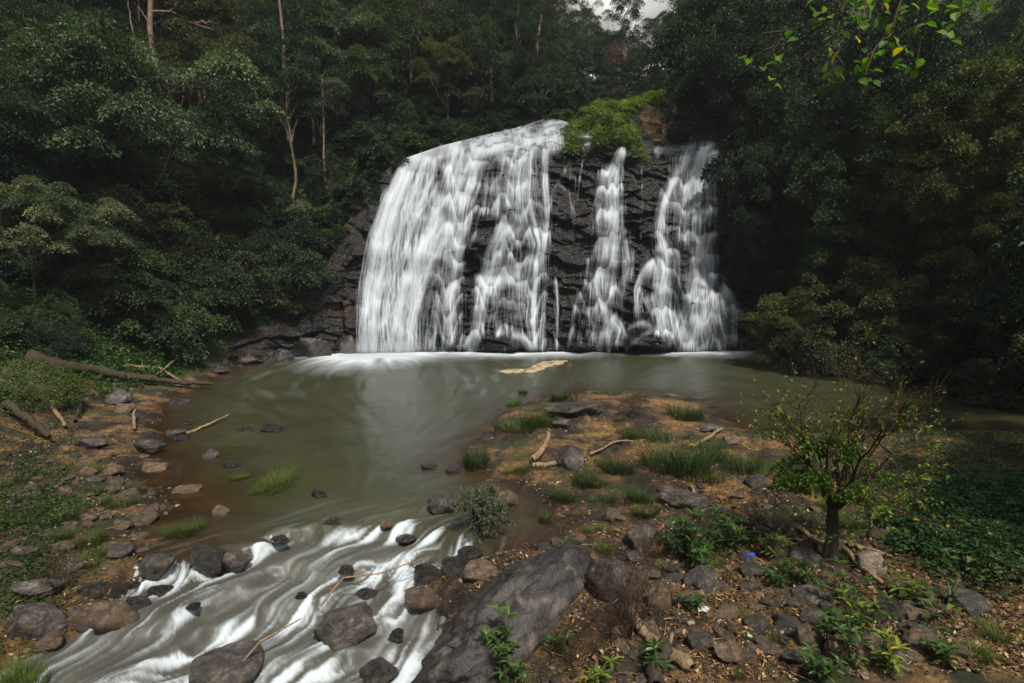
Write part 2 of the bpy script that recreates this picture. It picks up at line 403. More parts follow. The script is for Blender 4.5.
# foam thrown out at the foot of the falls
def foot(xa, xb, py, reach, amp):
    xc = np.clip(wpx, xa, xb); fxx, fyy = gp(xc, np.full_like(xc, py))
    dd = np.hypot(WX-fxx, (WY-fyy)); return amp*np.exp(-(dd/reach)**1.3)
ff = (foot(368, 405, 353, 2.2, 1.2)+1.0*np.exp(-((wpx-365-(wpy-355)*-1.6)/46)**2-((wpy-352)/15)**2))*(1+.22*sP) + foot(415, 470, 352, .5, .6)*sstep(.3, .7, vn(WX*1.5, WY, 154)) + foot(470, 505, 352, 1.3, 1.0)*(.4+1.2*vn(WX*2, WY*2, 152)) + foot(520, 560, 352, 1.7, 1.0)+foot(565, 655, 351.5, .35, .5)*sstep(.4, .7, vn(WX*1.3, WY, 153))+foot(668, 735, 351.5, 1.4, 1.2)*(.5+vn(WX*2, WY*2, 151))
fP = np.clip(ff-.06, 0, 1)
calm = sstep(30, 12, WY)
fP = fP + (1-rapm)*.045*sstep(14, 24, WY)*np.clip(sP-.3, 0, 2)*(.35+.65*sstep(.1, .5, fbm(WX*.18, WY*.25, 3, 120)+.25*np.exp(-((wpx-400)/150)**2)))*np.exp(-((wpx-440)/260)**2)  # pale mid-pool streaks: drifting foam together with painted sky reflection
foam = np.clip(np.where(rapm > 0, fR*rapm, 0)+fP, 0, 1)
Z = lvl + rapm*(.006*np.clip(sR, -2, 2)+.03*fR+.05*fbm(WX*1.5, WY*1.5, 3, 130)) + (1-rapm)*(.004*sP+.008*fbm(WX*1.2, WY*1.2, 3, 131))
depth = np.clip(Z-bedH, 0, 3)
keep = (WD < .9)
Q = grid_faces(*WX.shape, keep=keep)[:, ::-1]
V = np.stack([WX, WY, Z], -1).reshape(-1, 3)
V, Q, A = compact(V, Q, dict(foam=foam, depth=depth, rap=rapm, streak=sP))
k = M_('river_water'); co = k.n('ShaderNodeTexCoord').outputs['Object']
dp = k.attr('depth'); fo = k.attr('foam')
colw = k.ramp(dp, [(0, (.060, .034, .013)), (.10, (.046, .035, .015)), (.35, (.038, .040, .020))])
dn = k.noise(.5, 4, co); colw = k.mix(1.0, colw, k.ramp(dn, [(.3, .8), (.7, 1.25)]), 'MULTIPLY')
n1 = k.noise(2.2, 5, co, .6, .8)
nb = k.bump(k.math('ADD', k.math('MULTIPLY', n1, .8), k.math('MULTIPLY', k.attr('streak'), .12)), .28, .06)
k.set(colw, k.math('ADD', .32, k.math('MULTIPLY', k.attr('rap'), .3)), .5, nb)
tp = k.n('ShaderNodeBsdfTransparent'); tp.inputs[0].default_value = (.8, .66, .42, 1)
gl = k.n('ShaderNodeBsdfGlossy'); gl.inputs['Roughness'].default_value = .28; k.l(nb, gl.inputs['Normal'])
fr = k.n('ShaderNodeFresnel'); fr.inputs[0].default_value = 1.33; k.l(nb, fr.inputs['Normal'])
m1 = k.n('ShaderNodeMixShader'); k.l(fr.outputs[0], m1.inputs[0]); k.l(tp.outputs[0], m1.inputs[1]); k.l(gl.outputs[0], m1.inputs[2])
m2 = k.n('ShaderNodeMixShader'); k.l(k.ramp(dp, [(0, .12), (.12, .6), (.45, 1.0)]), m2.inputs[0]); k.l(m1.outputs[0], m2.inputs[1]); k.l(k.p.outputs[0], m2.inputs[2])
wf_ = k.n('ShaderNodeBsdfPrincipled'); wf_.inputs['Base Color'].default_value = (.53, .59, .64, 1); wf_.inputs['Roughness'].default_value = .9; wf_.inputs['Specular IOR Level'].default_value = .1
m3 = k.n('ShaderNodeMixShader'); k.l(k.ramp(fo, [(0, 0.0), (.5, .5), (1, 1.0)]), m3.inputs[0]); k.l(m2.outputs[0], m3.inputs[1]); k.l(wf_.outputs[0], m3.inputs[2])
k.l(m3.outputs[0], k.out.inputs[0])
tag(link('water', mesh_np('water', V, Q, k.m, A, smooth=True)), 'murky green pool running out into white rapids', 'water', kind='structure')
# ------------------------------------------------------------------ rock face behind the falls
NU, NV = 900, 400
cpx = np.linspace(228, 900, NU); tv = np.linspace(0, 1, NV)
CPX = np.repeat(cpx[:, None], NV, 1); TV = np.repeat(tv[None], NU, 0)
bpy_, fpy, fY, lpy, lY = (colv(CPX, k) for k in (1, 2, 3, 4, 5))
bY = np.array(gp(CPX, bpy_))[1]
py0_ = bpy_+5; lpy2 = lpy-4
CPY = py0_+(lpy2-py0_)*TV
fr1 = (bpy_-CPY)/(bpy_-fpy)
CY = np.where(CPY > bpy_, bY, np.where(CPY > fpy, bY+(fY-bY)*np.clip(fr1, 0, 1)**1.15, fY+(lY-fY)*((fpy-CPY)/(fpy-lpy))))
ker = 6; CY = blur(CY, 5)
CY = np.where(CPY < lpy+1, CY+.0, CY)
wxp, wyp, wzp = at(CPX, CPY, CY)
strat = wzp+.10*wxp+.7*fbm(wxp*.18, wzp*.25, 3, 201)
f1, f2, cid, cx, cy = voro(wxp/2.6+.3*fbm(wxp*.5, strat, 2, 6), strat/1.5, 202)
g1, g2, gid, gx_, gy_ = voro(wxp/1.05+.25*fbm(wxp*1.1, strat*2, 2, 7), strat/.42, 203)
e1, e2, eid, ex_, ey_ = voro(wxp/.42, strat/.17, 204)
face = sstep(0, .05, TV)*1.0
bk = .35+1.1*vn(wxp*.35, wzp*.5, 210)
rel = .85*(cid-.5) - .45*cy*1.0 + bk*(.34*(gid-.5) - .32*gy_) + .06*(eid-.5) - .05*ey_ - .10*np.exp(-((f2-f1)/.05)**2) - .035*np.exp(-((g2-g1)/.06)**2)*bk
rel = rel + .9*fbm(wxp*.45, wzp*.6, 5, 205) + .10*fbm(wxp*3, wzp*5, 3, 206)
flat = sstep(fpy-6, fpy+4, CPY)   # 1 on the face, 0 on the sloping stream bed above
rel = rel*(.45+.55*flat)
bumps = [(497,345,26,13,1.3),(485,238,20,26,1.1),(450,262,12,20,.5),(500,262,22,8,.9),(531,270,14,7,.6),(685,266,12,26,1.4),(652,340,26,11,1.5),(664,250,14,10,.8),
 (600,262,34,7,.8),(590,312,16,22,.9),(625,345,20,8,.9),(733,300,10,18,.8),(705,315,24,26,1.0),(645,300,18,18,.7),(512,215,14,10,.7),(415,262,18,14,.7),(448,318,12,14,.7),
 (535,345,14,8,.9),(605,180,14,7,.4),(580,345,16,8,.8),(720,335,16,14,.8),(548,300,10,24,.5),(590,225,26,16,.6),(640,210,14,20,.5),(493,172,14,16,.6),(465,180,8,12,.4)]
for bx, by, rx, ry, am in bumps:
    q = ((CPX-bx)/rx)**2+((CPY-by)/ry)**2; rel = rel+am*np.sqrt(np.clip(1-q, 0, 1))*.9
rel = blur(rel, .8)
RK = CY - rel*face
X_, Y_, Z_ = at(CPX, CPY, RK)
og = sstep(.25, .5, np.exp(-(((CPX-656-.35*(CPY-122))/15)**2+((CPY-123)/18)**2))+.38*fbm(CPX*.11, CPY*.13, 4, 207))
dry = np.clip(sstep(380, 330, CPX)+sstep(740, 790, CPX), 0, 1)
k = M_('wet_rock'); co = k.n('ShaderNodeTexCoord').outputs['Object']
mp = k.n('ShaderNodeMapping'); mp.inputs['Scale'].default_value = (1, .6, 3.0); k.l(co, mp.inputs[0])
a = k.noise(.8, 8, mp.outputs[0], .65, .5); b = k.noise(3.5, 8, mp.outputs[0], .72, .6); c = k.noise(14, 4, mp.outputs[0], .7)
col = k.ramp(a, [(.3, (.005, .005, .006)), (.5, (.013, .012, .012)), (.68, (.036, .031, .028))])
col = k.mix(.8, col, k.ramp(b, [(.3, .3), (.55, 1.0), (.75, 2.0)]), 'MULTIPLY')
col = k.mix(k.math('MULTIPLY', k.ramp(k.noise(.45, 3, co), [(.5, 0.0), (.65, .5)]), k.attr('dry')), col, (.055, .030, .014))
col = k.mix(k.attr('orange'), col, k.mix(1.0, (.30, .165, .065), k.ramp(b, [(.36, .12), (.5, .8), (.65, 1.5)]), 'MULTIPLY'))
m_rockface = k.set(col, k.ramp(b, [(.3, .12), (.7, .40)]), .55, k.bump(k.math('ADD', b, k.math('MULTIPLY', c, .3)), .9, .16))
Q = grid_faces(NU, NV)[:, ::-1]
tag(link('cliff', mesh_np('cliff', np.stack([X_, Y_, Z_], -1).reshape(-1, 3), Q, m_rockface, dict(dry=dry, orange=og), smooth=True)),
    'black layered rock face with an orange patch at its crest', 'cliff', kind='structure')

# ------------------------------------------------------------------ falling water
SS = 3; dx0, dy0 = 300, 95; DW, DH = 460*SS, 265*SS
STREAMS = {
0: [[(428,158,20,1),(419,180,23,1),(405,212,25,1),(397,245,27,1),(392,285,28,1),(388,320,28,1),(386,353,29,1)],
    [(405,170,8,1),(392,200,10,1),(380,240,12,1),(372,285,12,1),(368,320,11,1),(367,353,11,1)],
    [(464,150,15,1),(455,175,12,1),(446,205,11,1),(438,235,12,1),(424,258,13,1),(411,290,13,1),(403,320,12,1),(400,351,11,.9)],
    [(412,162,7,1),(438,151,9,1),(462,146,8,1)],
    [(440,215,6,.7),(430,235,8,.6),(420,270,8,.6),(414,310,6,.5)]],
1: [[(500,150,30,.3),(505,200,28,.2),(505,260,28,.18),(505,350,26,.14)], [(455,160,18,.35),(447,250,15,.24),(436,350,22,.28)], [(487,148,11,1),(476,172,12,1),(467,200,12,.95),(461,235,10,.95),(457,260,7,.7),(453,288,5,.35)],
    [(480,150,4,.8),(470,190,4,.7),(452,225,4,.6),(447,262,4,.5)],
    [(457,284,3,.7),(450,298,4,.8),(451,312,7,1),(451,345,8,.5)],
    [(440,268,3,.5),(430,285,3,.4),(424,318,4,.5),(423,350,4,.5)], [(437,300,2,.5),(434,322,2,.6),(432,350,2,.5)],
    [(418,300,3,.4),(412,325,3,.6),(411,350,4,.5)],
    [(491,160,6,.4),(488,190,6,.45),(484,226,5,.3)], [(503,158,6,.5),(499,185,7,.5),(497,216,5,.4)],
    [(555,129,22,.8),(533,134,16,.9),(500,140,14,.9),(470,147,12,.9)],
    [(548,122,8,.7),(558,134,18,.85),(563,149,21,.7)], [(452,148,10,.9),(468,143,10,.9),(486,138,10,.9),(510,132,10,.9)], [(572,126,6,.7),(582,138,8,.8),(592,149,9,.7)],
    [(512,128,6,.7),(522,134,8,.9),(524,146,9,.9)],
    [(526,142,17,1),(521,160,13,1),(516,180,14,1),(516,205,15,.95),(513,222,14,1),(501,238,11,1),(493,252,11,1),(491,272,11,1),(483,290,9,1),(479,318,8,.95),(477,335,8,1),(468,351,9,1)],
    [(530,150,6,.8),(528,180,7,.6),(528,205,9,.7),(533,225,9,.9),(538,245,7,1),(534,262,9,1),(532,282,12,.95),(531,310,10,.6),(533,349,6,.5)],
    [(536,262,4,1),(535,290,3,1),(533,320,3,1),(536,349,3,.9)],
    [(505,272,19,.7),(507,288,18,.35),(508,310,16,.15)], [(478,284,8,.9),(498,275,9,1),(520,271,9,1)],
    [(545,148,5,.8),(545,180,5,.65),(547,215,4,.8),(545,235,4,.7),(541,262,4,.6)],
    [(545,285,3,.6),(543,330,3,.5),(542,350,3,.6)], [(556,280,1.5,.6),(558,305,1.5,.7),(557,349,2,.6)],
    [(500,330,2,.7),(495,336,2,.8),(505,332,2,.6)], [(512,335,3,.8),(525,338,3,.8),(532,350,4,.8)],
    [(571,158,1.0,.45),(565,172,1.0,.5),(557,183,1.2,.5),(550,199,1.2,.35),(548,220,1.0,.25)], [(558,184,.9,.4),(569,192,1.0,.45),(571,210,1.4,.3),(573,228,1.4,.15)],
    [(583,160,.8,.3),(580,175,.8,.25),(577,205,.8,.12)]],
2: [[(613,168,12,.3),(611,250,18,.22),(600,346,26,.24)], [(623,149,4,.8),(617,164,6,.75),(612,180,11,.55),(612,205,12,.48),(613,228,11,.5),(609,243,14,.48),(606,266,15,.35),(604,292,9,.3)],
    [(618,160,3,.8),(601,178,3,.7),(598,200,3,.6),(600,240,3,.6)], [(618,165,2,.9),(614,190,2.5,1),(615,225,2.5,.9),(613,262,3,.8),(611,296,3,.7)],
    [(590,258,2.5,.5),(587,285,2.5,.55),(577,306,2.2,.7),(573,328,2,.5),(570,348,2.5,.4)], [(577,307,1.5,.35),(588,312,1.5,.45),(594,325,1.5,.5),(594,340,1.5,.4)],
    [(600,268,2.5,.6),(597,288,2.5,.65),(603,306,2.5,.7),(612,322,7,.6),(607,335,7,.55),(603,348,6,.4)],
    [(612,318,4,.9),(622,330,5,.8),(618,344,5,.7)],
    [(625,240,2,.7),(628,262,3,.5),(622,285,3,.35)], [(633,255,1.5,.7),(631,275,1.5,.5),(620,298,1.6,.4)],
    [(592,152,.9,.3),(591,165,1.0,.3),(594,178,1.0,.25),(595,210,1.0,.1)], [(641,165,1.2,.3),(642,200,1.3,.25),(640,240,1.2,.2)]],
3: [[(695,245,24,.25),(690,348,44,.3)], [(716,118,5,.8),(712,130,8,.8),(702,142,11,.9)], [(654,151,3,.7),(668,148,4,.8),(686,146,5,.9)], [(700,132,3,.6),(690,140,4,.7),(690,152,5,.8)],
    [(704,144,16,.95),(699,162,19,.95),(693,185,23,.8),(689,210,27,.58),(687,242,28,.42)],
    [(688,156,5,.8),(673,180,4,1),(663,205,5,1),(659,235,6,1),(663,250,9,1)],
    [(702,150,4,.9),(700,180,4,.95),(698,238,4,.95)], [(712,140,5,.9),(713,170,6,.9),(713,228,6,.6)], [(690,170,3,.5),(681,200,4,.5),(677,240,4,.45)],
    [(660,245,8,1),(668,258,10,1),(668,275,9,1),(665,290,9,1),(663,313,10,.95),(667,332,11,.9)],
    [(655,262,4,.9),(643,275,4,1),(637,290,4,1),(638,318,3,.5)], [(650,295,8,.9),(656,314,5,.7)], [(655,265,10,.5),(650,285,10,.35)],
    [(703,236,10,1),(700,255,9,1),(704,270,11,1),(702,288,15,.95),(701,308,21,.85),(703,330,25,.8),(705,350,27,.85)],
    [(708,236,3,1),(717,233,3,1)], [(716,235,3,.9),(711,245,4,.9),(706,258,4,.9)],
    [(720,286,3,.7),(729,293,4,.8),(734,304,4,.8),(734,322,3,.6),(733,345,3,.4)], [(722,300,4,.8),(724,325,5,.6),(722,350,5,.5)], [(738,305,3,.7),(741,312,3,.6)],
    [(692,298,4,.9),(679,318,4,.9),(673,338,4,.9)], [(700,318,5,.9),(690,335,7,.9),(688,350,8,.9)],
    [(672,331,2,.5),(655,329,2,.5),(641,338,2,.55),(624,349,2,.5)], [(628,328,2,.6),(640,322,2,.7),(652,326,2,.6)]]}
rg = np.random.default_rng(11)
DEN = np.zeros((4, DW, DH), np.float32)
for g, sts in STREAMS.items():
    acc = np.zeros((DW, DH))
    for st in sts:
        st = np.array(st, float)
        dseg = np.hypot(np.diff(st[:, 0]), np.diff(st[:, 1])); cum = np.concatenate([[0], np.cumsum(dseg)]); Ls = cum[-1]
        ns = int(Ls*SS*.9); tt = np.linspace(0, Ls, ns)
        c4 = [np.interp(tt, cum, st[:, i]) for i in range(4)]
        if ns > 30:
            kk = np.hanning(21); kk /= kk.sum()
            c4 = [np.convolve(np.pad(c, 10, 'edge'), kk, 'valid') for c in c4]
        X0, Y0, HW, IN = c4
        tx = np.gradient(X0); ty = np.gradient(Y0); ln = np.hypot(tx, ty)+1e-6; nx, ny = ty/ln, -tx/ln
        nf = int(max(5, np.mean(HW)*(5 if g != 0 else 6)))
        for f in range(nf):
            o = float(np.clip(rg.normal(0, .62), -1.5, 1.5)) if g else rg.uniform(-1, 1); ph = rg.uniform(0, 1000)
            wob = (vn(tt/16+ph, tt*0+f, 301)-.5)*.30+(vn(tt/5+ph, tt*0+f, 302)-.5)*1.0/np.maximum(HW, 1.5)
            off = (o+wob)*HW
            xs = X0+nx*off; ys = Y0+ny*off
            edge = 1-.45*min(abs(o), 1)**3
            # ledges: brighter just under a step of the rock, shared by neighbouring filaments
            led = .72+.5*vn(xs/11, ys/11+.35*xs/9, 303)
            it = IN*edge*(.45+.8*vn(tt/30+ph, tt*0+f*3.7, 304))*led*rg.choice([.12, .5, 1.0, 2.4], p=[.3, .3, .25, .15])
            # let strength vary with density so full streams stay full
            k0 = it*(3.6 if np.mean(HW) > 6 else 3.0)*max(1, np.mean(HW))/nf
            s0 = int(rg.uniform(0, .25)*ns) if (rg.random() < .3 and np.mean(HW) > 5) else 0
            s1 = ns-int(rg.uniform(0, .3)*ns) if (rg.random() < .3 and np.mean(HW) > 5) else ns
            ix = np.rint((xs-dx0)*SS).astype(int)[s0:s1]; iy = np.rint((ys-dy0)*SS).astype(int)[s0:s1]; kv = k0[s0:s1]
            ok = (ix > 1) & (ix < DW-2) & (iy > 1) & (iy < DH-2)
            np.add.at(acc, (ix[ok], iy[ok]), kv[ok])
    # thin drips hanging from the ledges beside and under the streams
    near = blur(acc, 10); near = np.clip(near/np.percentile(near[near > near.max()*.02], 60), 0, 1)*sstep(40*SS, 62*SS, np.arange(DH))[None]
    pr = near.ravel()/near.sum()
    for q in rg.choice(len(pr), size=(260, 420, 170, 300)[g], p=pr):
        qx, qy = q//DH, q % DH; Ld = int(rg.uniform(8, 34)*SS); vv = np.arange(Ld)
        xs = qx+vn(vv/20.+q, vv*0, 305)*5+(0 if g else -.12*vv); ys = qy+vv
        kv = rg.uniform(.1, .5)*(1-vv/Ld)**.7
        ix = np.rint(xs).astype(int); iy = ys.astype(int); ok = (ix > 1) & (ix < DW-2) & (iy < (352.5-dy0)*SS)
        np.add.at(acc, (ix[ok], iy[ok]), kv[ok])
    def vb(A, r):
        kk = np.exp(-np.arange(-2*r, 2*r+1)**2/(2.*(r*.8)**2)); kk /= kk.sum(); P = np.pad(A, ((0, 0), (2*r, 2*r)), 'edge')
        return sum(kk[i]*P[:, i:i+A.shape[1]] for i in range(len(kk)))
    fine = vb(blur(acc, .8), 7); soft = vb(blur(acc, 3.5), 6); wide = blur(acc, 9)
    DEN[g] = (fine*.70+soft*.18+wide*.16)*(2.5 if g else 2.7)
tot = DEN.sum(0)
def den_at(A, px, py):
    return samp(A, (px-dx0)*SS, (py-dy0)*SS, 0, 0, 1)*((px > dx0) & (px < dx0+455) & (py > dy0) & (py < dy0+262))
WU, WV = 1000, 560
wpx_ = np.linspace(340, 752, WU); WPX = np.repeat(wpx_[:, None], WV, 1); WT = np.repeat(np.linspace(0, 1, WV)[None], WU, 0)
tpy = colv(WPX, 4)-2; bpy2 = colv(WPX, 1)+2; WPY = tpy+(bpy2-tpy)*WT     # from the lip down
# rock depth sampled on the same rays
ti = (WPY-(colv(WPX, 1)+5))/((colv(WPX, 4)-4)-(colv(WPX, 1)+5))
RKb = blur(RK, 1.2)
rock = samp(RKb, (WPX-228)/(900-228)*(NU-1), ti*(NV-1), 0, 0, 1)
Zr = at(WPX, WPY, rock)[2]
wy_ = rock.copy()
for j in range(1, WV):
    dz = np.maximum(Zr[:, j-1]-Zr[:, j], 0)
    wy_[:, j] = np.minimum(rock[:, j], wy_[:, j-1]+.30*dz+.002)
def minf(A, r0, r1):
    B = A.copy()
    for q in range(1, r0+1):
        B[q:] = np.minimum(B[q:], A[:-q]); B[:-q] = np.minimum(B[:-q], A[q:])
    C = B.copy()
    for q in range(1, r1+1):
        C[:, q:] = np.minimum(C[:, q:], B[:, :-q]); C[:, :-q] = np.minimum(C[:, :-q], B[:, q:])
    return C
cw_ = sstep(455, 425, WPX)
wyA = blur(minf(wy_, 7, 13), 8); wyB = blur(minf(wy_, 14, 22), 14)
wy_ = wyA*(1-cw_)+wyB*cw_
led = np.gradient(blur(rock, 1.5), axis=1)/np.maximum(np.gradient(WPY, axis=1), 1e-3)   # how far the rock steps out per row
led = np.clip(-blur(led, 1.0)*4.5, -1, 1)*(1-.6*cw_)
D = den_at(tot, WPX, WPY)
rapidness = np.clip(D, 0, 3)
wy_ = wy_-.05-.04*np.clip(blur(D, 1.5), 0, 2.5)
XW, YW, ZW = at(WPX, WPY, wy_)
for qx, qy, qa, qb, am in [(492,167,12,13,.85),(441,180,6,15,.8),(486,228,12,17,.92),(471,262,8,13,.85),(508,302,11,20,.55),(511,213,8,11,.45),(546,305,6,34,.4),(686,262,8,18,.92),(497,343,17,8,.9),(650,340,16,6,.8),(428,300,6,30,.5),(460,225,5,12,.4),(604,225,8,7,.4),(612,275,10,10,.5),(648,283,7,14,.7),(690,325,5,12,.4),(680,212,10,16,.35)]:
    D = D*(1-am*np.exp(-(((WPX-qx)/qa)**2+((WPY-qy)/qb)**2)**2))
lipm = sstep(160, 148, WPY)*sstep(455, 480, WPX)
D = D*(1-lipm*.55*sstep(.05, .35, fbm(WPX/5.5, WPY/2.6+WPX/16, 4, 401)))
led = blur(led, 3)
ph2 = WPY/25+1.7*vn(WPX/14, WPY/110, 411)+.35*vn(WPX/4.5, WPY/60, 412); fr2 = ph2-np.floor(ph2)
saw = 1.5*np.exp(-((fr2-.12)/.16)**2)+1.15-.85*fr2
saw = blur(saw, 1.1)
D = D*(1-(1-.80*cw_)*sstep(150, 160, WPY)*(1-saw)*(.30+.62*vn(WPX/20, WPY/26, 414)))
D = D*(1+.30*led*sstep(150, 165, WPY))
alpha = 1-np.exp(-.85*D)
alpha = np.clip((alpha-.05)/.95, 0, 1)*np.clip((WPY-tpy)/3, .0, 1)**.0
k = M_('falling_water')
al = k.attr('alpha'); k.set((.58, .635, .70), .7, .15)
tl = k.n('ShaderNodeBsdfTranslucent'); tl.inputs[0].default_value = (.6, .66, .7, 1)
ms = k.n('ShaderNodeMixShader'); ms.inputs[0].default_value = .18; k.l(k.p.outputs[0], ms.inputs[1]); k.l(tl.outputs[0], ms.inputs[2])
tp = k.n('ShaderNodeBsdfTransparent'); mx = k.n('ShaderNodeMixShader')
k.l(al, mx.inputs[0]); k.l(tp.outputs[0], mx.inputs[1]); k.l(ms.outputs[0], mx.inputs[2]); k.l(mx.outputs[0], k.out.inputs[0])
m_fall = k.m
G = np.stack([den_at(DEN[g].astype(float), WPX, WPY) for g in range(4)]); own = G.argmax(0)
labs = ['broad white curtain of water falling over the left end of the cliff', 'stepped white cascade over the middle of the cliff, right of the broad curtain',
        'thin narrow trickling fall on black rock between the two larger falls', 'veil of water splitting round a boulder at the right end of the cliff']
VV = np.stack([XW, YW, ZW], -1).reshape(-1, 3)
for g in range(4):
    kp = (D > .06) & (own == g)
    Qg = grid_faces(WU, WV)
    oq = own.ravel()[Qg[:, 0]] == g; dq = (D.ravel()[Qg].max(1) > .06)
    v2, q2, a2 = compact(VV, Qg[oq & dq], dict(alpha=alpha))
    tag(link('waterfall', mesh_np('waterfall', v2, q2, m_fall, a2, smooth=True)), labs[g], 'waterfall', 'falls side by side on the cliff')

# spray rising where the broad curtain strikes the pool
k = M_('spray'); k.t.nodes.remove(k.p); pv = k.n('ShaderNodeVolumePrincipled'); pv.inputs['Color'].default_value = (.95, .97, 1, 1); pv.inputs['Density'].default_value = .11; k.l(pv.outputs[0], k.out.inputs['Volume'])
Vs, Qs = [], []
import bmesh
bm = bmesh.new(); bmesh.ops.create_icosphere(bm, subdivisions=4, radius=1)
for v in bm.verts: v.co *= 1+.22*math.sin(v.co.x*4+1)*math.cos(v.co.y*3+v.co.z*4)
me = bpy.data.meshes.new('spray'); bm.to_mesh(me); bm.free(); me.materials.append(k.m)
o = link('mist', me); sx_, sy_ = gp(384, 356); o.location = (sx_-.1, sy_-.6, .2); o.scale = (2.7, 1.5, .95); tag(o, 'pale spray hanging at the foot of the broad curtain of water', 'mist', kind='stuff')
# ------------------------------------------------------------------ foliage builders
def leaves_np(P, D, N, L, W, r, fold=.25, curl=.15):
    """one folded 4-corner leaf per point"""
    D = D/np.linalg.norm(D, axis=1, keepdims=True)
    Sx = np.cross(D, N); Sx /= np.linalg.norm(Sx, axis=1, keepdims=True)+1e-9
    Nn = np.cross(Sx, D)
    L = L[:, None]; W = W[:, None]
    m = P+D*L*.45
    V = np.stack([P, m+Sx*W/2+Nn*W*fold, P+D*L-Nn*L*curl, m-Sx*W/2+Nn*W*fold], 1).reshape(-1, 3)
    Q = np.arange(len(P)*4).reshape(-1, 4)
    return V, Q, r
def rand_dir(n, rg, zmin=-1.0):
    z = rg.uniform(zmin, 1, n); a = rg.uniform(0, 2*math.pi, n); q = np.sqrt(1-z*z)
    return np.stack([q*np.cos(a), q*np.sin(a), z], 1)
def tube(pts, rad, n=6, r=.5):
    pts = np.asarray(pts, float); rad = np.asarray(rad, float)
    T = np.gradient(pts, axis=0); T /= np.linalg.norm(T, axis=1, keepdims=True)+1e-9
    ref = np.array([0, 0, 1.]) if abs(T[:, 2]).mean() < .8 else np.array([1., 0, 0])
    A = np.cross(T, ref); A /= np.linalg.norm(A, axis=1, keepdims=True)+1e-9; B = np.cross(T, A)
    th = np.arange(n)/n*2*math.pi
    V = (pts[:, None]+rad[:, None, None]*(A[:, None]*np.cos(th)[None, :, None]+B[:, None]*np.sin(th)[None, :, None])).reshape(-1, 3)
    m = len(pts); I = np.arange(m*n).reshape(m, n); J = np.roll(I, -1, 1)
    Q = np.stack([I[:-1], J[:-1], J[1:], I[1:]], -1).reshape(-1, 4)
    return V, Q, np.full(len(Q), r)
def wander(p0, p1, n, amp, rg, sag=0):
    p0 = np.asarray(p0, float); p1 = np.asarray(p1, float); t = np.linspace(0, 1, n)[:, None]
    P = p0+(p1-p0)*t; L = np.linalg.norm(p1-p0)
    nz = rg.normal(0, 1, (n, 3)); kk = np.array([.25, .5, .25])
    for _ in range(2): nz = np.stack([np.convolve(nz[:, i], kk, 'same') for i in range(3)], 1)
    P = P+nz*amp*L*np.sin(t*math.pi)
    P[:, 2] += sag*L*np.sin(t[:, 0]*math.pi)
    return P
def mesh_from(name, parts, mat, smooth=False):
    V, Q, r = join(parts)
    return mesh_np(name, V, Q, mat, fattrs=dict(rnd=r), smooth=smooth)

def crown_parts(rg, nc, nl, R, leaf=(.05, .024), droop=.35, crad=.27, flat=.5, hollow=.55, zlow=-.55, hue=0.0):
    """clumps of leaves through an uneven ellipsoid; returns leaf parts and the clump centres"""
    R = np.array(R); C = rand_dir(nc, rg, zlow)*(hollow+(1-hollow)*rg.random((nc, 1))**.6)
    lump = 1+.28*fbm(C[:, 0]*1.8+C[:, 2], C[:, 1]*1.8+rg.uniform(0, 99), 3, 7)[:, None]
    C = C*R*lump
    ps = []
    sizes = rg.uniform(.55, 1.35, nc)*crad
    idx = np.repeat(np.arange(nc), (nl*sizes/sizes.mean()/nc).astype(int)+1); n = len(idx)
    dr = rand_dir(n, rg, -.35); u = rg.random(n)**.4
    # leaves sit on sprays: snap direction towards a few twigs per clump
    tw = rand_dir(nc*7, rg, -.25).reshape(nc, 7, 3); pick = tw[idx, rg.integers(0, 7, n)]
    dr = dr*.55+pick*.6; dr /= np.linalg.norm(dr, axis=1, keepdims=True)
    off = dr*(sizes[idx]*u)[:, None]*np.array([1, 1, flat])
    off[:, 2] -= (np.hypot(off[:, 0], off[:, 1])**2/np.maximum(sizes[idx], .01))*droop
    P = C[idx]+off
    out = P/np.linalg.norm(P+1e-6, axis=1, keepdims=True)
    D = dr+out*.3+rg.normal(0, .45, (n, 3)); D[:, 2] -= droop*1.1
    N = np.array([0, 0, 1.])+rg.normal(0, .38, (n, 3))+out*.25
    L = rg.uniform(.7, 1.3, n)*leaf[0]; W = L*leaf[1]/leaf[0]
    cr = rg.random(nc)
    r = np.clip(.45*cr[idx]+.55*rg.random(n)+hue, 0, 1)
    return leaves_np(P, D, N, L, W, r), C
def tree_meshes(name, seed, R, height, nc, nl, leaf, mleaf, mbark, trunk_r=.05, lean=(0, 0), limbs=14, **kw):
    rg = np.random.default_rng(seed)
    part, C = crown_parts(rg, nc, nl, R, leaf, **kw)
    V = part[0]; top = np.array([lean[0], lean[1], height]); V += top; C = C+top
    cm = mesh_np(name+'_crown', V, part[1], mleaf, fattrs=dict(rnd=part[2]))
    tr = []
    tip = top+np.array([0, 0, R[2]*.2])
    tp = wander((0, 0, -.4), tip, 14, .035, rg); tr.append(tube(tp, np.linspace(trunk_r, trunk_r*.35, 14)*(1+.5*np.exp(-np.linspace(0, 14, 14))), 8))
    for c in C[rg.permutation(len(C))[:limbs]]:
        t = rg.uniform(.45, .95); b = tp[int(t*13)]
        tr.append(tube(wander(b, c, 8, .06, rg, .08), np.linspace(trunk_r*.42*(1.2-t*.6), trunk_r*.08, 8), 5))
    return cm, mesh_from(name+'_trunk', tr, mbark, True)
def shrub_mesh(name, seed, nl, leaf, mleaf, R=(1, 1, .8), nc=26, zlow=-.1, **kw):
    rg = np.random.default_rng(seed)
    part, C = crown_parts(rg, nc, nl, R, leaf, zlow=zlow, **kw); V = part[0]; V[:, 2] += .1
    return mesh_np(name, V, part[1], mleaf, fattrs=dict(rnd=part[2]))

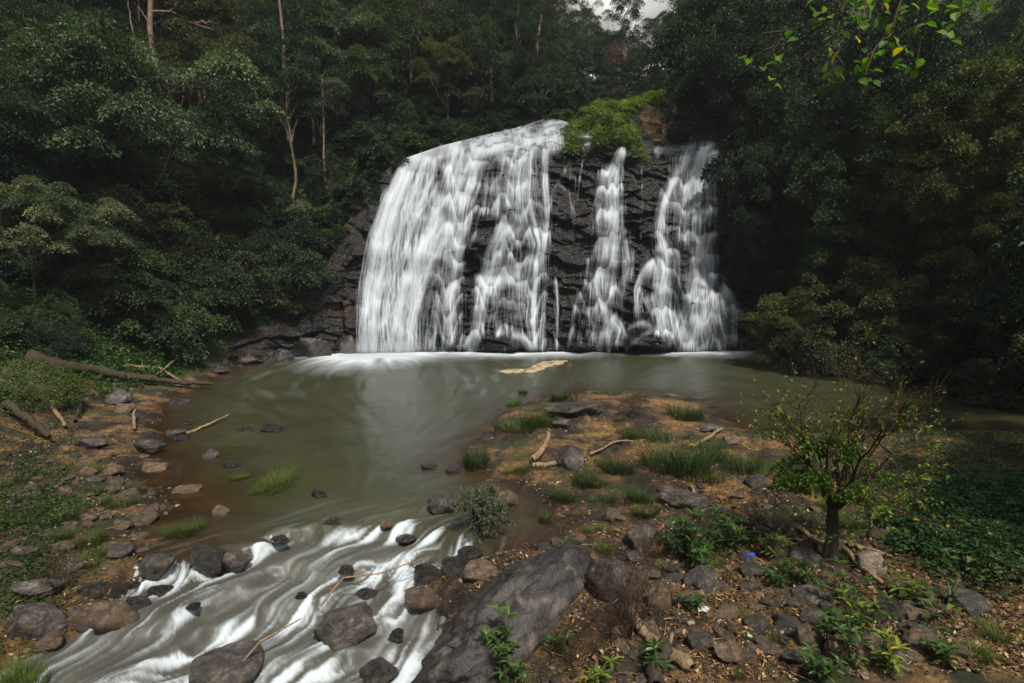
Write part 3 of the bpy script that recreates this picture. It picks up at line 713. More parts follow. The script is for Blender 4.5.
mlf_dark = leaf_mat('dark_leaf', (.008, .014, .009), (.020, .034, .018), (.07, .095, .05), .22)
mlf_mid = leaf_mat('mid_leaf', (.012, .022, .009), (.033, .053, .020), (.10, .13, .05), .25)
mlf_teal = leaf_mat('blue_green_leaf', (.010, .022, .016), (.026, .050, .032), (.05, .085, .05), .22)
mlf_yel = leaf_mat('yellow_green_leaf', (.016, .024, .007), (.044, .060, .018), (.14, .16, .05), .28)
mlf_olive = leaf_mat('olive_leaf', (.022, .024, .010), (.055, .055, .022), (.13, .12, .05), .25)
mlf_red = leaf_mat('rusty_leaf', (.03, .018, .012), (.085, .035, .022), (.14, .06, .035), .2)
mlf_bright = leaf_mat('bright_leaf', (.025, .045, .008), (.10, .14, .032), (.24, .29, .085), .35)
mlf_moss = leaf_mat('ground_leaf', (.014, .032, .008), (.030, .065, .014), (.07, .115, .02), .25)
m_bark = bark_mat('bark', (.018, .014, .011), (.07, .055, .042))
m_barkpale = bark_mat('pale_bark', (.07, .05, .036), (.24, .18, .125))
m_twig = bark_mat('twig', (.035, .02, .012), (.10, .06, .035), 3)
m_drift = bark_mat('dry_wood', (.10, .065, .035), (.38, .27, .16), 2)
m_log = bark_mat('old_log', (.018, .013, .009), (.075, .05, .034), 1.5, moss=True)

TP = {}
kw = dict(limbs=12)
TP['round'] = [tree_meshes('t', 1, (1, 1, 1.0), 1.25, 46, 15000, (.055, .026), mlf_dark, m_bark), tree_meshes('t', 2, (1, .9, 1.15), 1.4, 56, 16000, (.05, .024), mlf_mid, m_bark),
               tree_meshes('t', 3, (1, 1, .9), 1.1, 44, 14000, (.06, .028), mlf_teal, m_bark)]
TP['tall'] = [tree_meshes('t', 4, (.75, .75, 1.7), 2.0, 64, 16000, (.05, .022), mlf_dark, m_bark, .05), tree_meshes('t', 5, (.7, .7, 1.3), 2.8, 50, 14000, (.05, .022), mlf_teal, m_barkpale, .045)]
TP['layer'] = [tree_meshes('t', 6, (1.15, 1.15, .95), 1.4, 38, 15000, (.055, .026), mlf_mid, m_bark, flat=.32, crad=.36, droop=.5), tree_meshes('t', 7, (1.2, 1, .9), 1.4, 34, 14000, (.06, .024), mlf_dark, m_bark, flat=.3, crad=.38, droop=.6)]
TP['olive'] = [tree_meshes('t', 8, (1, 1, .8), 2.0, 30, 11000, (.055, .026), mlf_olive, m_barkpale, .035, flat=.4, crad=.3)]
TP['red'] = [tree_meshes('t', 9, (1, 1, .8), 2.0, 34, 7000, (.05, .026), mlf_red, m_barkpale, .035)]
SP = {'bigyel': shrub_mesh('s', 31, 24000, (.040, .019), mlf_yel, R=(1, 1, .95), nc=110, crad=.17, flat=.75, zlow=-.8, hollow=.6), 'bigmid': shrub_mesh('s', 32, 24000, (.042, .02), mlf_mid, R=(1, 1, .95), nc=110, crad=.17, flat=.75, zlow=-.8, hollow=.6), 'bigdark': shrub_mesh('s', 33, 24000, (.045, .02), mlf_dark, R=(1, 1, .95), nc=110, crad=.18, flat=.75, zlow=-.8, hollow=.6),
      'dark': shrub_mesh('s', 21, 7000, (.085, .045), mlf_dark), 'mid': shrub_mesh('s', 22, 7000, (.08, .042), mlf_mid), 'teal': shrub_mesh('s', 23, 7000, (.085, .045), mlf_teal),
      'yel': shrub_mesh('s', 24, 7000, (.075, .04), mlf_yel), 'bright': shrub_mesh('s', 25, 13000, (.12, .026), mlf_bright, droop=.2, nc=80, crad=.2, hollow=.5, flat=.95, zlow=-.3)}
def put_tree(kind, v, x, y, s, label, cat='tree', group=None, rz=0, z=None, sx=1, sz=1, name='tree'):
    cm, tm = TP[kind][v % len(TP[kind])]
    o = bpy.data.objects.new(name, None); COL.objects.link(o)
    o.location = (x, y, (Hs(x, y) if z is None else z)-.1); o.rotation_euler.z = rz; o.scale = (s*sx, s*sx, s*sz)
    tag(o, label, cat, group); link('crown', cm, o); link('trunk', tm, o)
    return o
def put_shrub(kind, x, y, s, label, group=None, rz=0, sc=(1, 1, 1), name='shrub', z=None, cat='shrub'):
    o = link(name, SP[kind]); o.location = (x, y, (Hs(x, y) if z is None else z)-.12*s); o.rotation_euler.z = rz; o.scale = (s*sc[0], s*sc[1], s*sc[2])
    return tag(o, label, cat, group)
R_ = random.Random(3)
COLN = {'round': ['dark green round crowned', 'green full crowned', 'blue green round crowned'], 'tall': ['tall narrow dark', 'tall slender pale trunked'], 'layer': ['green layered flat topped', 'dark drooping layered'],
        'olive': ['olive brown thin crowned'], 'red': ['rusty red crowned']}
def where(px, py):
    if px < 130: a = 'at the outer end of the near hillside'
    elif px < 250: a = 'above the fallen log bank'
    elif px < 350: a = 'on the slope beside the broad curtain fall'
    elif px < 440: a = 'above the broad curtain of the falls'
    elif px < 530: a = 'above the middle cascade'
    elif px < 600: a = 'behind the bright bush on the crest'
    elif px < 665: a = 'on the far ridge under the sky gap'
    elif px < 760: a = 'above the veil fall'
    elif px < 880: a = 'on the dark slope beside the veil fall'
    else: a = 'on the slope over the pool end'
    return a
def hband(py): return 'high up' if py < 60 else ('halfway up' if py < 170 else 'low down')
placed = []
def forest(n, pxr, yr, kinds, srange, mind, seed, pyr=(-60, 400), dz=-.5):
    rr = random.Random(seed); tries = 0; c = 0
    while c < n and tries < n*60:
        tries += 1
        px = rr.uniform(*pxr); y = rr.uniform(*yr); x = (px-512)/F*y/cp
        s = rr.uniform(*srange)
        if any((x-a)**2+(y-b)**2 < (mind*(s+q)*.5)**2 for a, b, q in placed): continue
        z = Hs(x, y)
        if sdist(np.array([x]), np.array([y]))[0] < 1.2: continue
        ppx_, ppy_ = proj(x, y, z+1.8*s)
        if not (pyr[0] < ppy_ < pyr[1]): continue
        kd = rr.choice(kinds); v = rr.randrange(len(TP[kd]))
        if ppx_+s*F/y > 572 and ppx_-s*F/y < 664 and 540 < ppx_ < 690 and proj(x, y, z+3.1*s)[1] < (22 if ppx_ > 590 else 8): continue
        placed.append((x, y, s)); c += 1
        lb = f"{COLN[kd][v]} tree {hband(ppy_)} {where(px, ppy_)}".replace('under the sky gap', '').strip()
        put_tree(kd, v, x, y, s, lb, 'tree', 'forest trees: '+lb, rr.uniform(0, 6.28), z=z+dz, sx=rr.uniform(.9, 1.15), sz=rr.uniform(.9, 1.25))
K1 = ['round', 'round', 'round', 'layer', 'layer', 'tall', 'olive']
forest(26, (-60, 330), (27, 38), ['round', 'layer', 'round', 'layer'], (2.2, 3.2), .9, 11, (-40, 260), -1.6)
forest(34, (200, 560), (47, 62), K1, (2.2, 3.6), .85, 12)
forest(40, (150, 700), (62, 84), K1+['tall', 'tall'], (2.6, 4.2), .85, 13)
forest(54, (300, 720), (84, 118), K1+['tall', 'red'], (3.0, 4.8), .85, 14)
forest(24, (-80, 300), (38, 60), K1, (2.8, 4.2), .9, 15)
forest(20, (720, 1060), (39, 55), ['round', 'layer', 'round'], (3.0, 4.6), .85, 16)
# the great dark trees on the right
BIGR = [(705, 43.5, 4.6, 'round', 0, 'huge dark tree leaning over the crest beside the veil fall'), (775, 38.5, 5.0, 'round', 0, 'dark full tree rising from the foot of the veil fall'),
        (850, 35, 4.8, 'layer', 1, 'dark drooping tree behind the bush over the pool'), (930, 32, 4.8, 'round', 1, 'large green tree behind the bush, further along the pool'),
        (1010, 29, 4.6, 'layer', 0, 'layered tree at the end of the pool'), (745, 50, 5.2, 'round', 0, 'tall dark tree topping the slope over the veil fall'),
        (840, 46, 5.4, 'round', 0, 'high dark tree on the slope behind the drooping tree')]
for px, y, s, kd, v, lb in BIGR:
    x = (px-512)/F*y/cp; put_tree(kd, v, x, y, s, lb, rz=px, sz=1.15)
# overhanging bushes above the far right water
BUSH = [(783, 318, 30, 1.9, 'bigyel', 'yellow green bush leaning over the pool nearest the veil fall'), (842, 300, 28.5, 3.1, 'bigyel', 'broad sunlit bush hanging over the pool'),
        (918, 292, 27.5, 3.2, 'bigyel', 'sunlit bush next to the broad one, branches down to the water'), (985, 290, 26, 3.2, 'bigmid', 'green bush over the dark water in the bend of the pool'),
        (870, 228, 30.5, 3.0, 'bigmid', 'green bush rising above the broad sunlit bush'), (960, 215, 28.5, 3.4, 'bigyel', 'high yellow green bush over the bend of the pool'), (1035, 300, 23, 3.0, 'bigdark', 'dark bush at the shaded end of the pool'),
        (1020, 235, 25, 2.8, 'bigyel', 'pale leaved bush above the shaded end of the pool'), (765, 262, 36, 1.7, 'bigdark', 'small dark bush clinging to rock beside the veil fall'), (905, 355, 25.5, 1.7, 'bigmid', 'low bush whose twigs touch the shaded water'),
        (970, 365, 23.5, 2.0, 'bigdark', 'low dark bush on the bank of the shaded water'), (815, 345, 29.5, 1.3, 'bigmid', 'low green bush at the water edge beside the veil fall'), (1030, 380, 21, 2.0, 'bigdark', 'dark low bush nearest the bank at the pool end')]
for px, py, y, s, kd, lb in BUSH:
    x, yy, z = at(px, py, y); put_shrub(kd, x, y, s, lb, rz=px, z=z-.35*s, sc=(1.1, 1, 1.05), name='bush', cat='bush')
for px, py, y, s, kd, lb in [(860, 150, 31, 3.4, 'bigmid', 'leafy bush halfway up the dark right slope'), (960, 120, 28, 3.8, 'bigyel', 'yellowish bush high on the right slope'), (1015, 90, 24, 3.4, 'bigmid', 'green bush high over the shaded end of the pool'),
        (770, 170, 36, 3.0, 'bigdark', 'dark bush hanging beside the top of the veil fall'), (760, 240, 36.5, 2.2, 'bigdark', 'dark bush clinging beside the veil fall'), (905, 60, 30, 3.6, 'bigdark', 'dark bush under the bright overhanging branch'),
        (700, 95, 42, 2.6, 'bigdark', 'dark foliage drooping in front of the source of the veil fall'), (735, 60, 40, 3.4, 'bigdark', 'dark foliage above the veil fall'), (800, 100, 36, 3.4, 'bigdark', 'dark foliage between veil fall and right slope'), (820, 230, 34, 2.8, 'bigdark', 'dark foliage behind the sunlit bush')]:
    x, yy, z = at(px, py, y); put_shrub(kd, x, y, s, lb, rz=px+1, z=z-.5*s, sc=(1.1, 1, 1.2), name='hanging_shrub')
# hillside shrubs
rr = random.Random(77); SH = {'dark': 'dark leaved', 'mid': 'green', 'teal': 'blue green', 'yel': 'yellow green'}
n = 0
for i in range(3000):
    if n >= 299: break
    px = rr.uniform(40, 560) if n > 120 else rr.uniform(-60, 700); y = rr.uniform(17, 84)**1.0; x = (px-512)/F*y/cp
    d = sdist(np.array([x]), np.array([y]))[0]
    if d < 1.6: continue
    z = Hs(x, y); qx, qy = proj(x, y, z)
    if px > 700 or not (20 < qy < 360): continue
    if z < 1.0 or (qy > 292 and 90 < px < 320): continue
    if px > 250 and y < colv(px, 5)+.6: continue
    s = rr.uniform(.8, 1.6)*(1 if y > 25 else .8)*(1+max(0, y-40)/45)
    kd = rr.choice(['dark', 'mid', 'teal', 'mid', 'teal']); n += 1
    lb = f"{SH[kd]} shrub {hband(qy) if qy < 250 else 'near the foot'} {where(qx, qy)}"
    put_shrub(kd, x, y, s, lb, 'hillside shrubs: '+lb, rr.uniform(0, 6), z=z, sc=(1, 1, rr.uniform(.8, 1.2)))
for px, py, Y, s, kd, nm, lb, sc in [
    (600, 147, 42.6, 2.0, 'bright', 'bush', 'bright green rounded bush on the crest between the falls', (1.3, 1, 1.2)), (622, 140, 44.0, 1.1, 'bright', 'bush', 'yellow green grassy bush between the crest bush and the orange rock', (1.1, 1, .9)), (578, 134, 46.0, 1.3, 'bright', 'bush', 'yellow green bush between crest water and the rounded crest bush', (1.1, 1, .9)), (637, 163, 41.3, .95, 'bright', 'grass_clump', 'bright grassy clump hanging over the lip beside the orange rock', (1, .8, 1.1)),
    (560, 125, 47.5, 1.6, 'mid', 'bush', 'dark green bush at the end of the white crest water', (1, 1, .9)), (610, 116, 51, 2.0, 'bright', 'bush', 'light green low bush behind the crest bush', (1.3, 1, .7)),
    (640, 110, 53, 2.2, 'bright', 'bush', 'long light green thicket above the orange rock', (1.4, 1, .6)), (672, 106, 54, 1.8, 'yel', 'bush', 'low yellow green bush beside the dark overhanging tree', (1.2, 1, .7)),
    (539, 152, 42.2, .55, 'bright', 'grass_clump', 'small grass clump amid the white water of the crest', (1.2, 1, .9)), (547, 140, 44.5, .4, 'bright', 'grass_clump', 'tiny tuft just above the grass clump amid the crest water', (1.2, 1, .8)),
    (615, 130, 45.5, 1.4, 'bright', 'bush', 'light bush right behind the rounded crest bush', (1.2, 1, .9)),
    (445, 140, 45.5, 1.6, 'teal', 'bush', 'blue green bush at the lip over the broad curtain', (1.2, 1, .8)), (415, 150, 44.0, 1.7, 'mid', 'bush', 'green bush at the outer lip of the broad curtain', (1.1, 1, .9)), (385, 165, 42.5, 1.9, 'teal', 'bush', 'blue green bush beside the shoulder of the curtain fall', (1, 1, 1)),
    (480, 132, 48.0, 1.3, 'teal', 'bush', 'low blue green bush by the crest water', (1.3, 1, .8)), (515, 126, 49.0, 1.2, 'dark', 'bush', 'low dark bush by the crest water', (1.3, 1, .8)),
    (360, 200, 40.5, 1.7, 'teal', 'bush', 'bush over the dark rock beside the curtain fall', (1, 1, 1.1)), (338, 245, 38.6, 1.5, 'mid', 'bush', 'green bush lower down the rock beside the curtain fall', (1, 1, 1)), (312, 285, 36.8, 1.3, 'teal', 'bush', 'bush above the low rock bank at the pool corner', (1.2, 1, .9)), (285, 312, 35.2, 1.2, 'mid', 'bush', 'green bush above the pool corner rocks', (1.2, 1, .9))]:
    x, y, z = at(px, py, Y); put_shrub(kd, x, y, s, lb, rz=px, z=z, sc=sc, name=nm, cat='bush' if nm == 'bush' else 'grass')
# dense shrub rows over the lip of the rock face and the dark foot of the near hillside
rr = random.Random(91)
for row, (da, db, s0) in enumerate([(.6, 1.6, 1.0), (2.2, 3.6, 1.35), (4.5, 7.0, 1.9), (8, 12, 2.4)]):
    px = 262
    while px < 545:
        Y = colv(px, 5)+rr.uniform(da, db); x = (px-512)/F*Y/cp; s = s0*rr.uniform(.75, 1.2); kd = rr.choice(['dark', 'mid', 'teal', 'bigmid', 'bigdark'] if row > 1 else ['mid', 'teal', 'teal', 'dark'])
        z = Hs(x, Y); qx, qy = proj(x, Y, z+s*.5); kn = {'dark': 'dark leaved', 'mid': 'green', 'teal': 'blue green', 'bigmid': 'fine leaved green', 'bigdark': 'fine leaved dark'}[kd]
        lb = f"{kn} shrub in row {('one', 'two', 'three', 'four')[row]} {where(qx, qy)}"
        put_shrub(kd, x, Y, s, lb, 'shrubs: '+lb, rr.uniform(0, 6), z=z, sc=(1.1, 1, 1.1)); px += s*F/Y*rr.uniform(.8, 1.15)
for row, (Y0, s0) in enumerate([(21.5, 1.0), (24.5, 1.5), (28, 2.0), (31.5, 2.4)]):
    px = -60
    while px < 330:
        Y = Y0+rr.uniform(-1, 1)+max(0, px-150)*.028; x = (px-512)/F*Y/cp; s = s0*rr.uniform(.75, 1.2); px += s*F/Y*rr.uniform(.75, 1.1)
        if sdist(np.array([x]), np.array([Y]))[0] < 1.3+row*.5 or (row < 2 and px > 95): continue
        z = Hs(x, Y)
        if z < .7: continue
        qx, qy = proj(x, Y, z+s*.5); kd = rr.choice(['dark', 'mid', 'teal', 'bigmid', 'bigdark', 'bigdark']); kn = {'dark': 'dark leaved', 'mid': 'green', 'teal': 'blue green', 'bigmid': 'fine leaved green', 'bigdark': 'fine leaved dark'}[kd]
        lb = f"{kn} shrub in {('lowest', 'second', 'third', 'highest')[row]} tier {where(qx, qy)}"
        put_shrub(kd, x, Y, s, lb, 'shrubs: '+lb, rr.uniform(0, 6), z=z, sc=(1.1, 1, 1.15))
# leafy undergrowth carpet over the slopes: uncountable
rg = np.random.default_rng(8)
n = 330000
px = rg.uniform(-120, 1140, n); y = np.where(rg.random(n) < .5, rg.uniform(10, 30, n), 24+rg.random(n)**1.3*66); x = (px-512)/F*y/cp
h, d0, dw, hill, hb = H(x, y, True)
dens = sstep(.25, .9, hill)+sstep(.5, 1.5, h)*(y > 24)
cl = fbm(x*1.3, y*1.3, 3, 88)
dens = np.maximum(dens, (px > 60)*(px < 330)*sstep(.8, 1.6, d0)*(y > 20)*(y < 40))
ok = (rg.random(n) < dens*(.35+.9*(cl > -.1))) & (dw > .4) & ~((px > 330) & (px < 900) & (y > 28) & (y < np.interp(px, _cols[:, 0], _cols[:, 5])+.5)) & (h > .3)
P = np.stack([x, y, h], 1)[ok]; m = len(P); yk = y[ok]
P[:, 2] += rg.random(m)*.28*(1+yk/40)*(1+.8*cl[ok])
sc_ = .055+.0042*yk
D = rand_dir(m, rg, -.1); D[:, 2] *= .5; N = np.array([0, 0, 1.])+rg.normal(0, .4, (m, 3))
L = sc_*rg.uniform(.7, 1.4, m)
tag(link('undergrowth', mesh_np('undergrowth', *leaves_np(P, D, N, L, L*.55, np.clip(.5*rg.random(m)+.25+.35*cl[ok], 0, 1))[:2], mlf_moss, fattrs=dict(rnd=np.clip(.6*rg.random(m)+.2+.35*cl[ok], 0, 1)))),
    'leafy green undergrowth covering the steep banks', 'undergrowth', kind='stuff')
# ------------------------------------------------------------------ rocks
import bmesh
def ico(sub):
    bm = bmesh.new(); bmesh.ops.create_icosphere(bm, subdivisions=sub, radius=1)
    V = np.array([v.co[:] for v in bm.verts]); Q = np.array([[v.index for v in f.verts] for f in bm.faces]); bm.free()
    return V, Q
_ico = {s: ico(s) for s in (2, 4, 5)}
def rock_mesh(name, seed, mat, sub=4, planes=13, rgh=.085, soft=30, slab=False, dmin=.52):
    rg = np.random.default_rng(seed); V, Q = _ico[sub]
    Nn = rand_dir(planes, rg); dd = rg.uniform(dmin, .98, planes)
    if slab: Nn = np.concatenate([Nn, [[.1, .05, 1], [0, .1, -1]]]); dd = np.concatenate([dd, [.5, .6]])
    dt = V@(Nn/np.linalg.norm(Nn, axis=1, keepdims=True)).T
    rr_ = np.where(dt > .12, dd[None]/np.maximum(dt, .12), 9)
    r = -np.log(np.exp(-soft*np.minimum(rr_, 3)).sum(1)+np.exp(-soft*1.15))/soft
    o = seed*7.7
    n = fbm(V[:, 0]*1.7+o, V[:, 1]*1.7+V[:, 2]*1.3, 4, seed)*rgh*1.3 + fbm(V[:, 0]*6+o, V[:, 1]*6+V[:, 2]*5, 4, seed+3)*rgh*.8
    n -= rgh*.6*np.exp(-(fbm(V[:, 0]*1.4+o, V[:, 2]*3.2+V[:, 1]*1.1, 3, seed+9)/.05)**2)
    P = V*(r+n)[:, None]
    P /= np.abs(P).max(0)
    return mesh_np(name, P, Q, mat, smooth=True)
m_rkdark = rock_mat('dark_rock', (.016, .014, .013), (.065, .054, .046), (.20, .165, .135), .9, (.3, .7))  # pale tone raised to stand in for sunlit highlights
m_rkbrown = rock_mat('brown_rock', (.030, .020, .014), (.11, .074, .048), (.28, .20, .13), .9, (.45, .85), tint=(.10, .052, .022))
m_rkwet = rock_mat('wet_dark_rock', (.008, .007, .007), (.026, .022, .019), (.085, .07, .058), .45, (.14, .45))
m_rkpale = rock_mat('pale_rock', (.09, .07, .055), (.20, .16, .12), (.34, .29, .22), 1.2, (.5, .9))
RM = {'dark': [rock_mesh('rock', 100+i, m_rkdark) for i in range(6)], 'brown': [rock_mesh('rock', 110+i, m_rkbrown) for i in range(5)], 'wet': [rock_mesh('rock', 120+i, m_rkwet) for i in range(5)],
      'slab': [rock_mesh('rock', 130+i, m_rkbrown, slab=True) for i in range(4)], 'wetslab': [rock_mesh('rock', 140+i, m_rkwet, slab=True) for i in range(3)], 'pale': [rock_mesh('rock', 150+i, m_rkpale, rgh=.13) for i in range(2)]}
rockpos = []
_rc = [0]
def rock(px, py, wpx, hpx, kind, label, group=None, rot=None, name='rock', tilt=0.0, depth=.8):
    x, y, h = hit(px, py-hpx*.12)
    wl = float(WL(np.array([x]), np.array([y]))[0]); inw = sdist(np.array([x]), np.array([y]))[0] < 0
    z = h
    if inw: z = max(h, wl-.02); xx, yy = gp(px, py-hpx*.12, z); x, y = xx, yy
    s = y/cp/F; wm = wpx*s; vis = math.atan2(CH-z, y)
    dm = wm*depth; hm = max(.22*wm, (hpx*s-dm*.55*math.sin(vis))/math.cos(vis)); hm = min(hm, wm*1.1)
    _rc[0] += 1; rr_ = random.Random(_rc[0]*31)
    o = link(name, RM[kind][_rc[0] % len(RM[kind])])
    sub = .45*hm if not inw else .35*hm
    hh = (hm+sub)/2
    o.location = (x, y+dm*.35, z+hh-sub); o.scale = (wm/2, dm/2, hh)
    o.rotation_euler = (rr_.uniform(-.1, .1), tilt, rot if rot is not None else rr_.uniform(-.35, .35))
    rockpos.append((x, y+dm*.35, wm/2, dm/2))
    return tag(o, label, 'slab' if 'slab' in kind else 'rock', group)
ROCKS = [
 (152,580,36,30,'dark','dark boulder with a pale top where the rapids begin on the outer bank'),(206,574,46,28,'wetslab','flat black rock standing in the top of the rapids'),(233,579,35,30,'dark','brown sided rock touching the flat black rock in the rapids'),
 (156,599,26,15,'wet','small wet rock below the pale topped boulder'),(134,612,30,17,'wet','wet black stone at the edge of the rapids'),(104,642,48,38,'brown','square brown boulder at the foot of the outer bank'),
 (69,637,44,24,'slab','brown slab between two boulders on the outer bank'),(20,650,62,50,'dark','large dark tilted boulder on the outer bank'),(30,606,54,30,'dark','smooth grey boulder behind the large tilted one'),(36,660,40,22,'brown','small flat rock in front of the tilted boulder'),
 (210,696,88,46,'dark','dark rounded boulder at the bottom of the rapids'),(343,655,74,52,'dark','rough grey brown boulder standing in the rapids with a stick against it'),(376,692,48,34,'wet','black wet rock below the rough boulder in the rapids'),
 (220,518,18,12,'brown','reddish stone at the shallow edge above the rapids'),(318,501,19,12,'wet','lone black stone with water curling round it'),(206,461,21,12,'dark','grey stone standing in brown shallows'),(234,469,26,8,'wetslab','low flat stone in brown shallows'),
 (152,473,29,11,'slab','pale brown slab at the edge of the shallows'),(181,496,31,10,'slab','smooth grey slab lying in the shallows'),(82,450,34,15,'dark','dark rock on the outer bank under the mossy mound'),(146,457,33,19,'dark','dark cracked rock by the shallows'),
 (109,475,26,11,'slab','brown flat rock on the stony bank'),(111,488,18,11,'dark','small grey rock on the stony bank'),(87,478,17,10,'brown','small brown rock beside the stony slab'),(84,466,28,8,'slab','long thin slab on the stony bank'),
 (271,434,28,7,'wetslab','black slab awash in the pool'),(243,434,19,7,'wetslab','smaller black slab next to the one awash'),(111,406,30,17,'dark','dark rock lying under the fallen log'),(121,413,26,10,'slab','flat rock in front of the dark one under the log'),
 (176,406,22,9,'wetslab','wet slab at the waterline by the log'),(173,437,20,9,'dark','stone by the sunken stick'),(181,442,18,7,'wetslab','flat wet stone next to the sunken stick'),(182,427,18,7,'wet','black stone behind the sunken stick'),
 (240,403,14,6,'wet','tiny black rock breaking the pool surface off the log'),
 (438,518,34,26,'dark','rounded dark boulder in the outflow, beside the grey leaved bush'),(507,511,26,20,'brown','brown topped rock across the grey leaved bush'),(425,585,40,22,'wet','low wet rock at the side chute'),(470,561,30,16,'wet','wet rock upstream of the twiggy chute rocks'),
 (455,577,32,22,'wet','black rock among twigs beside the chute'),(478,588,44,26,'brown','smooth brown rock leaning on the great boulder'),(421,619,40,30,'brown','brown mottled rock between chute and great boulder'),(544,553,18,11,'dark','small dark stone behind the great boulder'),
 (643,553,36,32,'dark','dark grooved boulder on the orange earth'),(690,515,54,26,'dark','broad dark boulder half hidden by the leafy plant'),(659,617,29,31,'brown','upright brown rock near the driftwood'),(704,596,42,28,'dark','dark rock under the leafy plant'),
 (751,581,30,18,'dark','dark rock just below the blue wrapper'),(761,491,28,18,'dark','dark rock behind the leafy plant toward the small tree'),(759,640,30,26,'dark','dark squat rock in the rubble below the tree'),(811,652,32,24,'brown','brown rock among low plants under the tree'),
 (892,627,38,28,'wetslab','black slab tilted against brown slabs'),(921,622,44,20,'slab','broad brown slab leaning beside the black one'),(975,620,44,28,'dark','dark smooth boulder at the edge of the leafy ground cover'),(792,602,36,9,'slab','flat brown slab below the tree'),
 (928,652,42,20,'slab','cracked brown slab at the corner of the bank'),(582,421,72,22,'dark','long low rock at the point of the bank, in the pool'),(563,431,26,13,'dark','grey rock in front of the long low one'),(571,472,32,23,'dark','dark rock behind the forked driftwood'),
 (709,433,24,10,'dark','dark stone on the shore before the small tree'),(735,447,26,11,'brown','brown stone on the shore behind the small tree'),(876,576,40,28,'pale','pale crumbly rock at the foot of the small tree'),(618,612,64,58,'dark','dark rock sunk in shadow behind the twiggy bush'),
 (845,600,30,14,'slab','slab half covered by leafy plants below the tree'),(885,655,34,14,'brown','brown rock in the corner rubble'),(700,655,34,22,'dark','dark rock beside the forked log'),(733,668,40,24,'brown','brown rock in front of the forked log'),
 (640,585,26,14,'brown','small brown rock below the grooved boulder'),(675,575,20,12,'dark','little dark stone between leafy plant and upright rock'),(800,668,36,20,'dark','dark rock at the very front of the rubble'),(955,585,26,14,'brown','stone beside the strappy plant'),
 (395,645,20,14,'wet','black stone in the narrow chute'),(345,575,22,10,'wet','black rock tip in white water upstream of the rough boulder'),(405,545,24,12,'wet','wet brown stone at the head of the chute'),(386,528,14,8,'brown','tan stone at the head of the rapids'),
 (278,545,22,10,'wet','black stone at the first step of the rapids'),(330,528,20,9,'wet','black rock at the brink of the rapids'),(300,600,16,8,'wet','small black stone amid the white rapids'),(365,600,24,12,'wet','black wet stone beyond the rough boulder'),
 (430,470,20,5,'wetslab','thin dark slab in the outflow current'),(455,475,22,6,'wetslab','flat dark slab by the shore of the outflow'),(190,612,18,8,'wet','black stone at the bank side of the rapids'),(62,575,34,16,'dark','dark rock amid twigs on the outer bank'),(110,560,34,16,'dark','low dark rock above the rapids bank'),
 (88,600,32,18,'wet','wet dark rock by the side channel'),(55,555,28,12,'brown','brown rock on the mossy stretch of the outer bank'),(118,530,26,9,'slab','reddish slab near the shallows grass'),(20,560,30,16,'dark','dark rock by the side of the mossy stretch')]
for t in ROCKS: rock(*t)
# the great boulder
gb = link('boulder', rock_mesh('great_boulder', 207, rock_mat('great_boulder_rock', (.009, .008, .008), (.030, .026, .024), (.115, .095, .08), 1.1, (.3, .65)), sub=5, planes=16, rgh=.10, soft=7, dmin=.88)); gb.data.transform(Matrix.Diagonal((1.85, .82, 1.05, 1)))
gb.location = (.14, 8.0, -.28); gb.rotation_euler = (.12, -.14, math.radians(48))
tag(gb, 'great smooth dark boulder sloping down into the chute', 'boulder'); rockpos.append((.22, 8.0, 1.4, 1.1))
# rocks at the foot of the cliff on both sides
for px, py, wd, hg, lb in [(245, 366, 34, 14, 'black rock ledge at the pool corner'), (275, 364, 36, 16, 'black rock at the foot of the bank near the corner'), (310, 360, 40, 22, 'black layered rock where the bank meets the cliff'), (342, 357, 30, 24, 'black rock beside the foot of the broad curtain'),
                           (215, 374, 26, 8, 'flat wet rock by the tip of the log'), (757, 352, 26, 20, 'black rock at the foot of the veil fall'), (498, 354, 44, 20, 'black boulder at the foot of the middle cascade'), (652, 353, 66, 18, 'long black rock at the foot of the trickling fall'), (600, 353, 40, 10, 'low black rock under the trickling fall')]:
    rock(px, py, wd, hg, 'wet', lb, depth=.6)
def near_rock(x, y, f=.9):
    for a, b, u, v in rockpos:
        if ((x-a)/u)**2+((y-b)/v)**2 < f: return True
    return False
# scattered loose stones on the banks
ZN = [(lambda px, py: px < 240, 'loose stone on the outer stony bank'), (lambda px, py: px < 600 and py < 560, 'loose stone on the wet earth by the outflow'), (lambda px, py: px < 720, 'loose stone on the orange earth before the twiggy bush'),
      (lambda px, py: py < 520, 'loose stone on the ground behind the small tree'), (lambda px, py: True, 'loose stone in the rubble under the small tree')]
rr = random.Random(41); c = 0
SM = {k: RM[k] for k in ('brown', 'dark', 'slab')}
while c < 292:
    if c < 75: px, py = rr.uniform(0, 215), rr.uniform(420, 660)
    else: px, py = rr.triangular(450, 1015, 780), rr.triangular(470, 695, 640)
    x, y = gp(px, py, .25); d = sdist(np.array([x]), np.array([y]))[0]
    if d < .05 or near_rock(x, y): continue
    z = Hs(x, y); w_ = rr.uniform(.05, .16)*(1 if rr.random() < .75 else 1.8)*(1+y*.02); kd = rr.choice(['brown', 'brown', 'slab', 'dark', 'dark'])
    o = link('stone', SM[kd][rr.randrange(len(SM[kd]))]); o.location = (x, y, z+.04*w_); o.scale = (w_, w_*rr.uniform(.6, .9), w_*rr.uniform(.3, .65)); o.rotation_euler = (rr.uniform(-.25, .25), rr.uniform(-.25, .25), rr.uniform(0, 6.28))
    lb = next(l for f, l in ZN if f(px, py)); tag(o, lb, 'stone', lb.replace('stone', 'stones')); c += 1
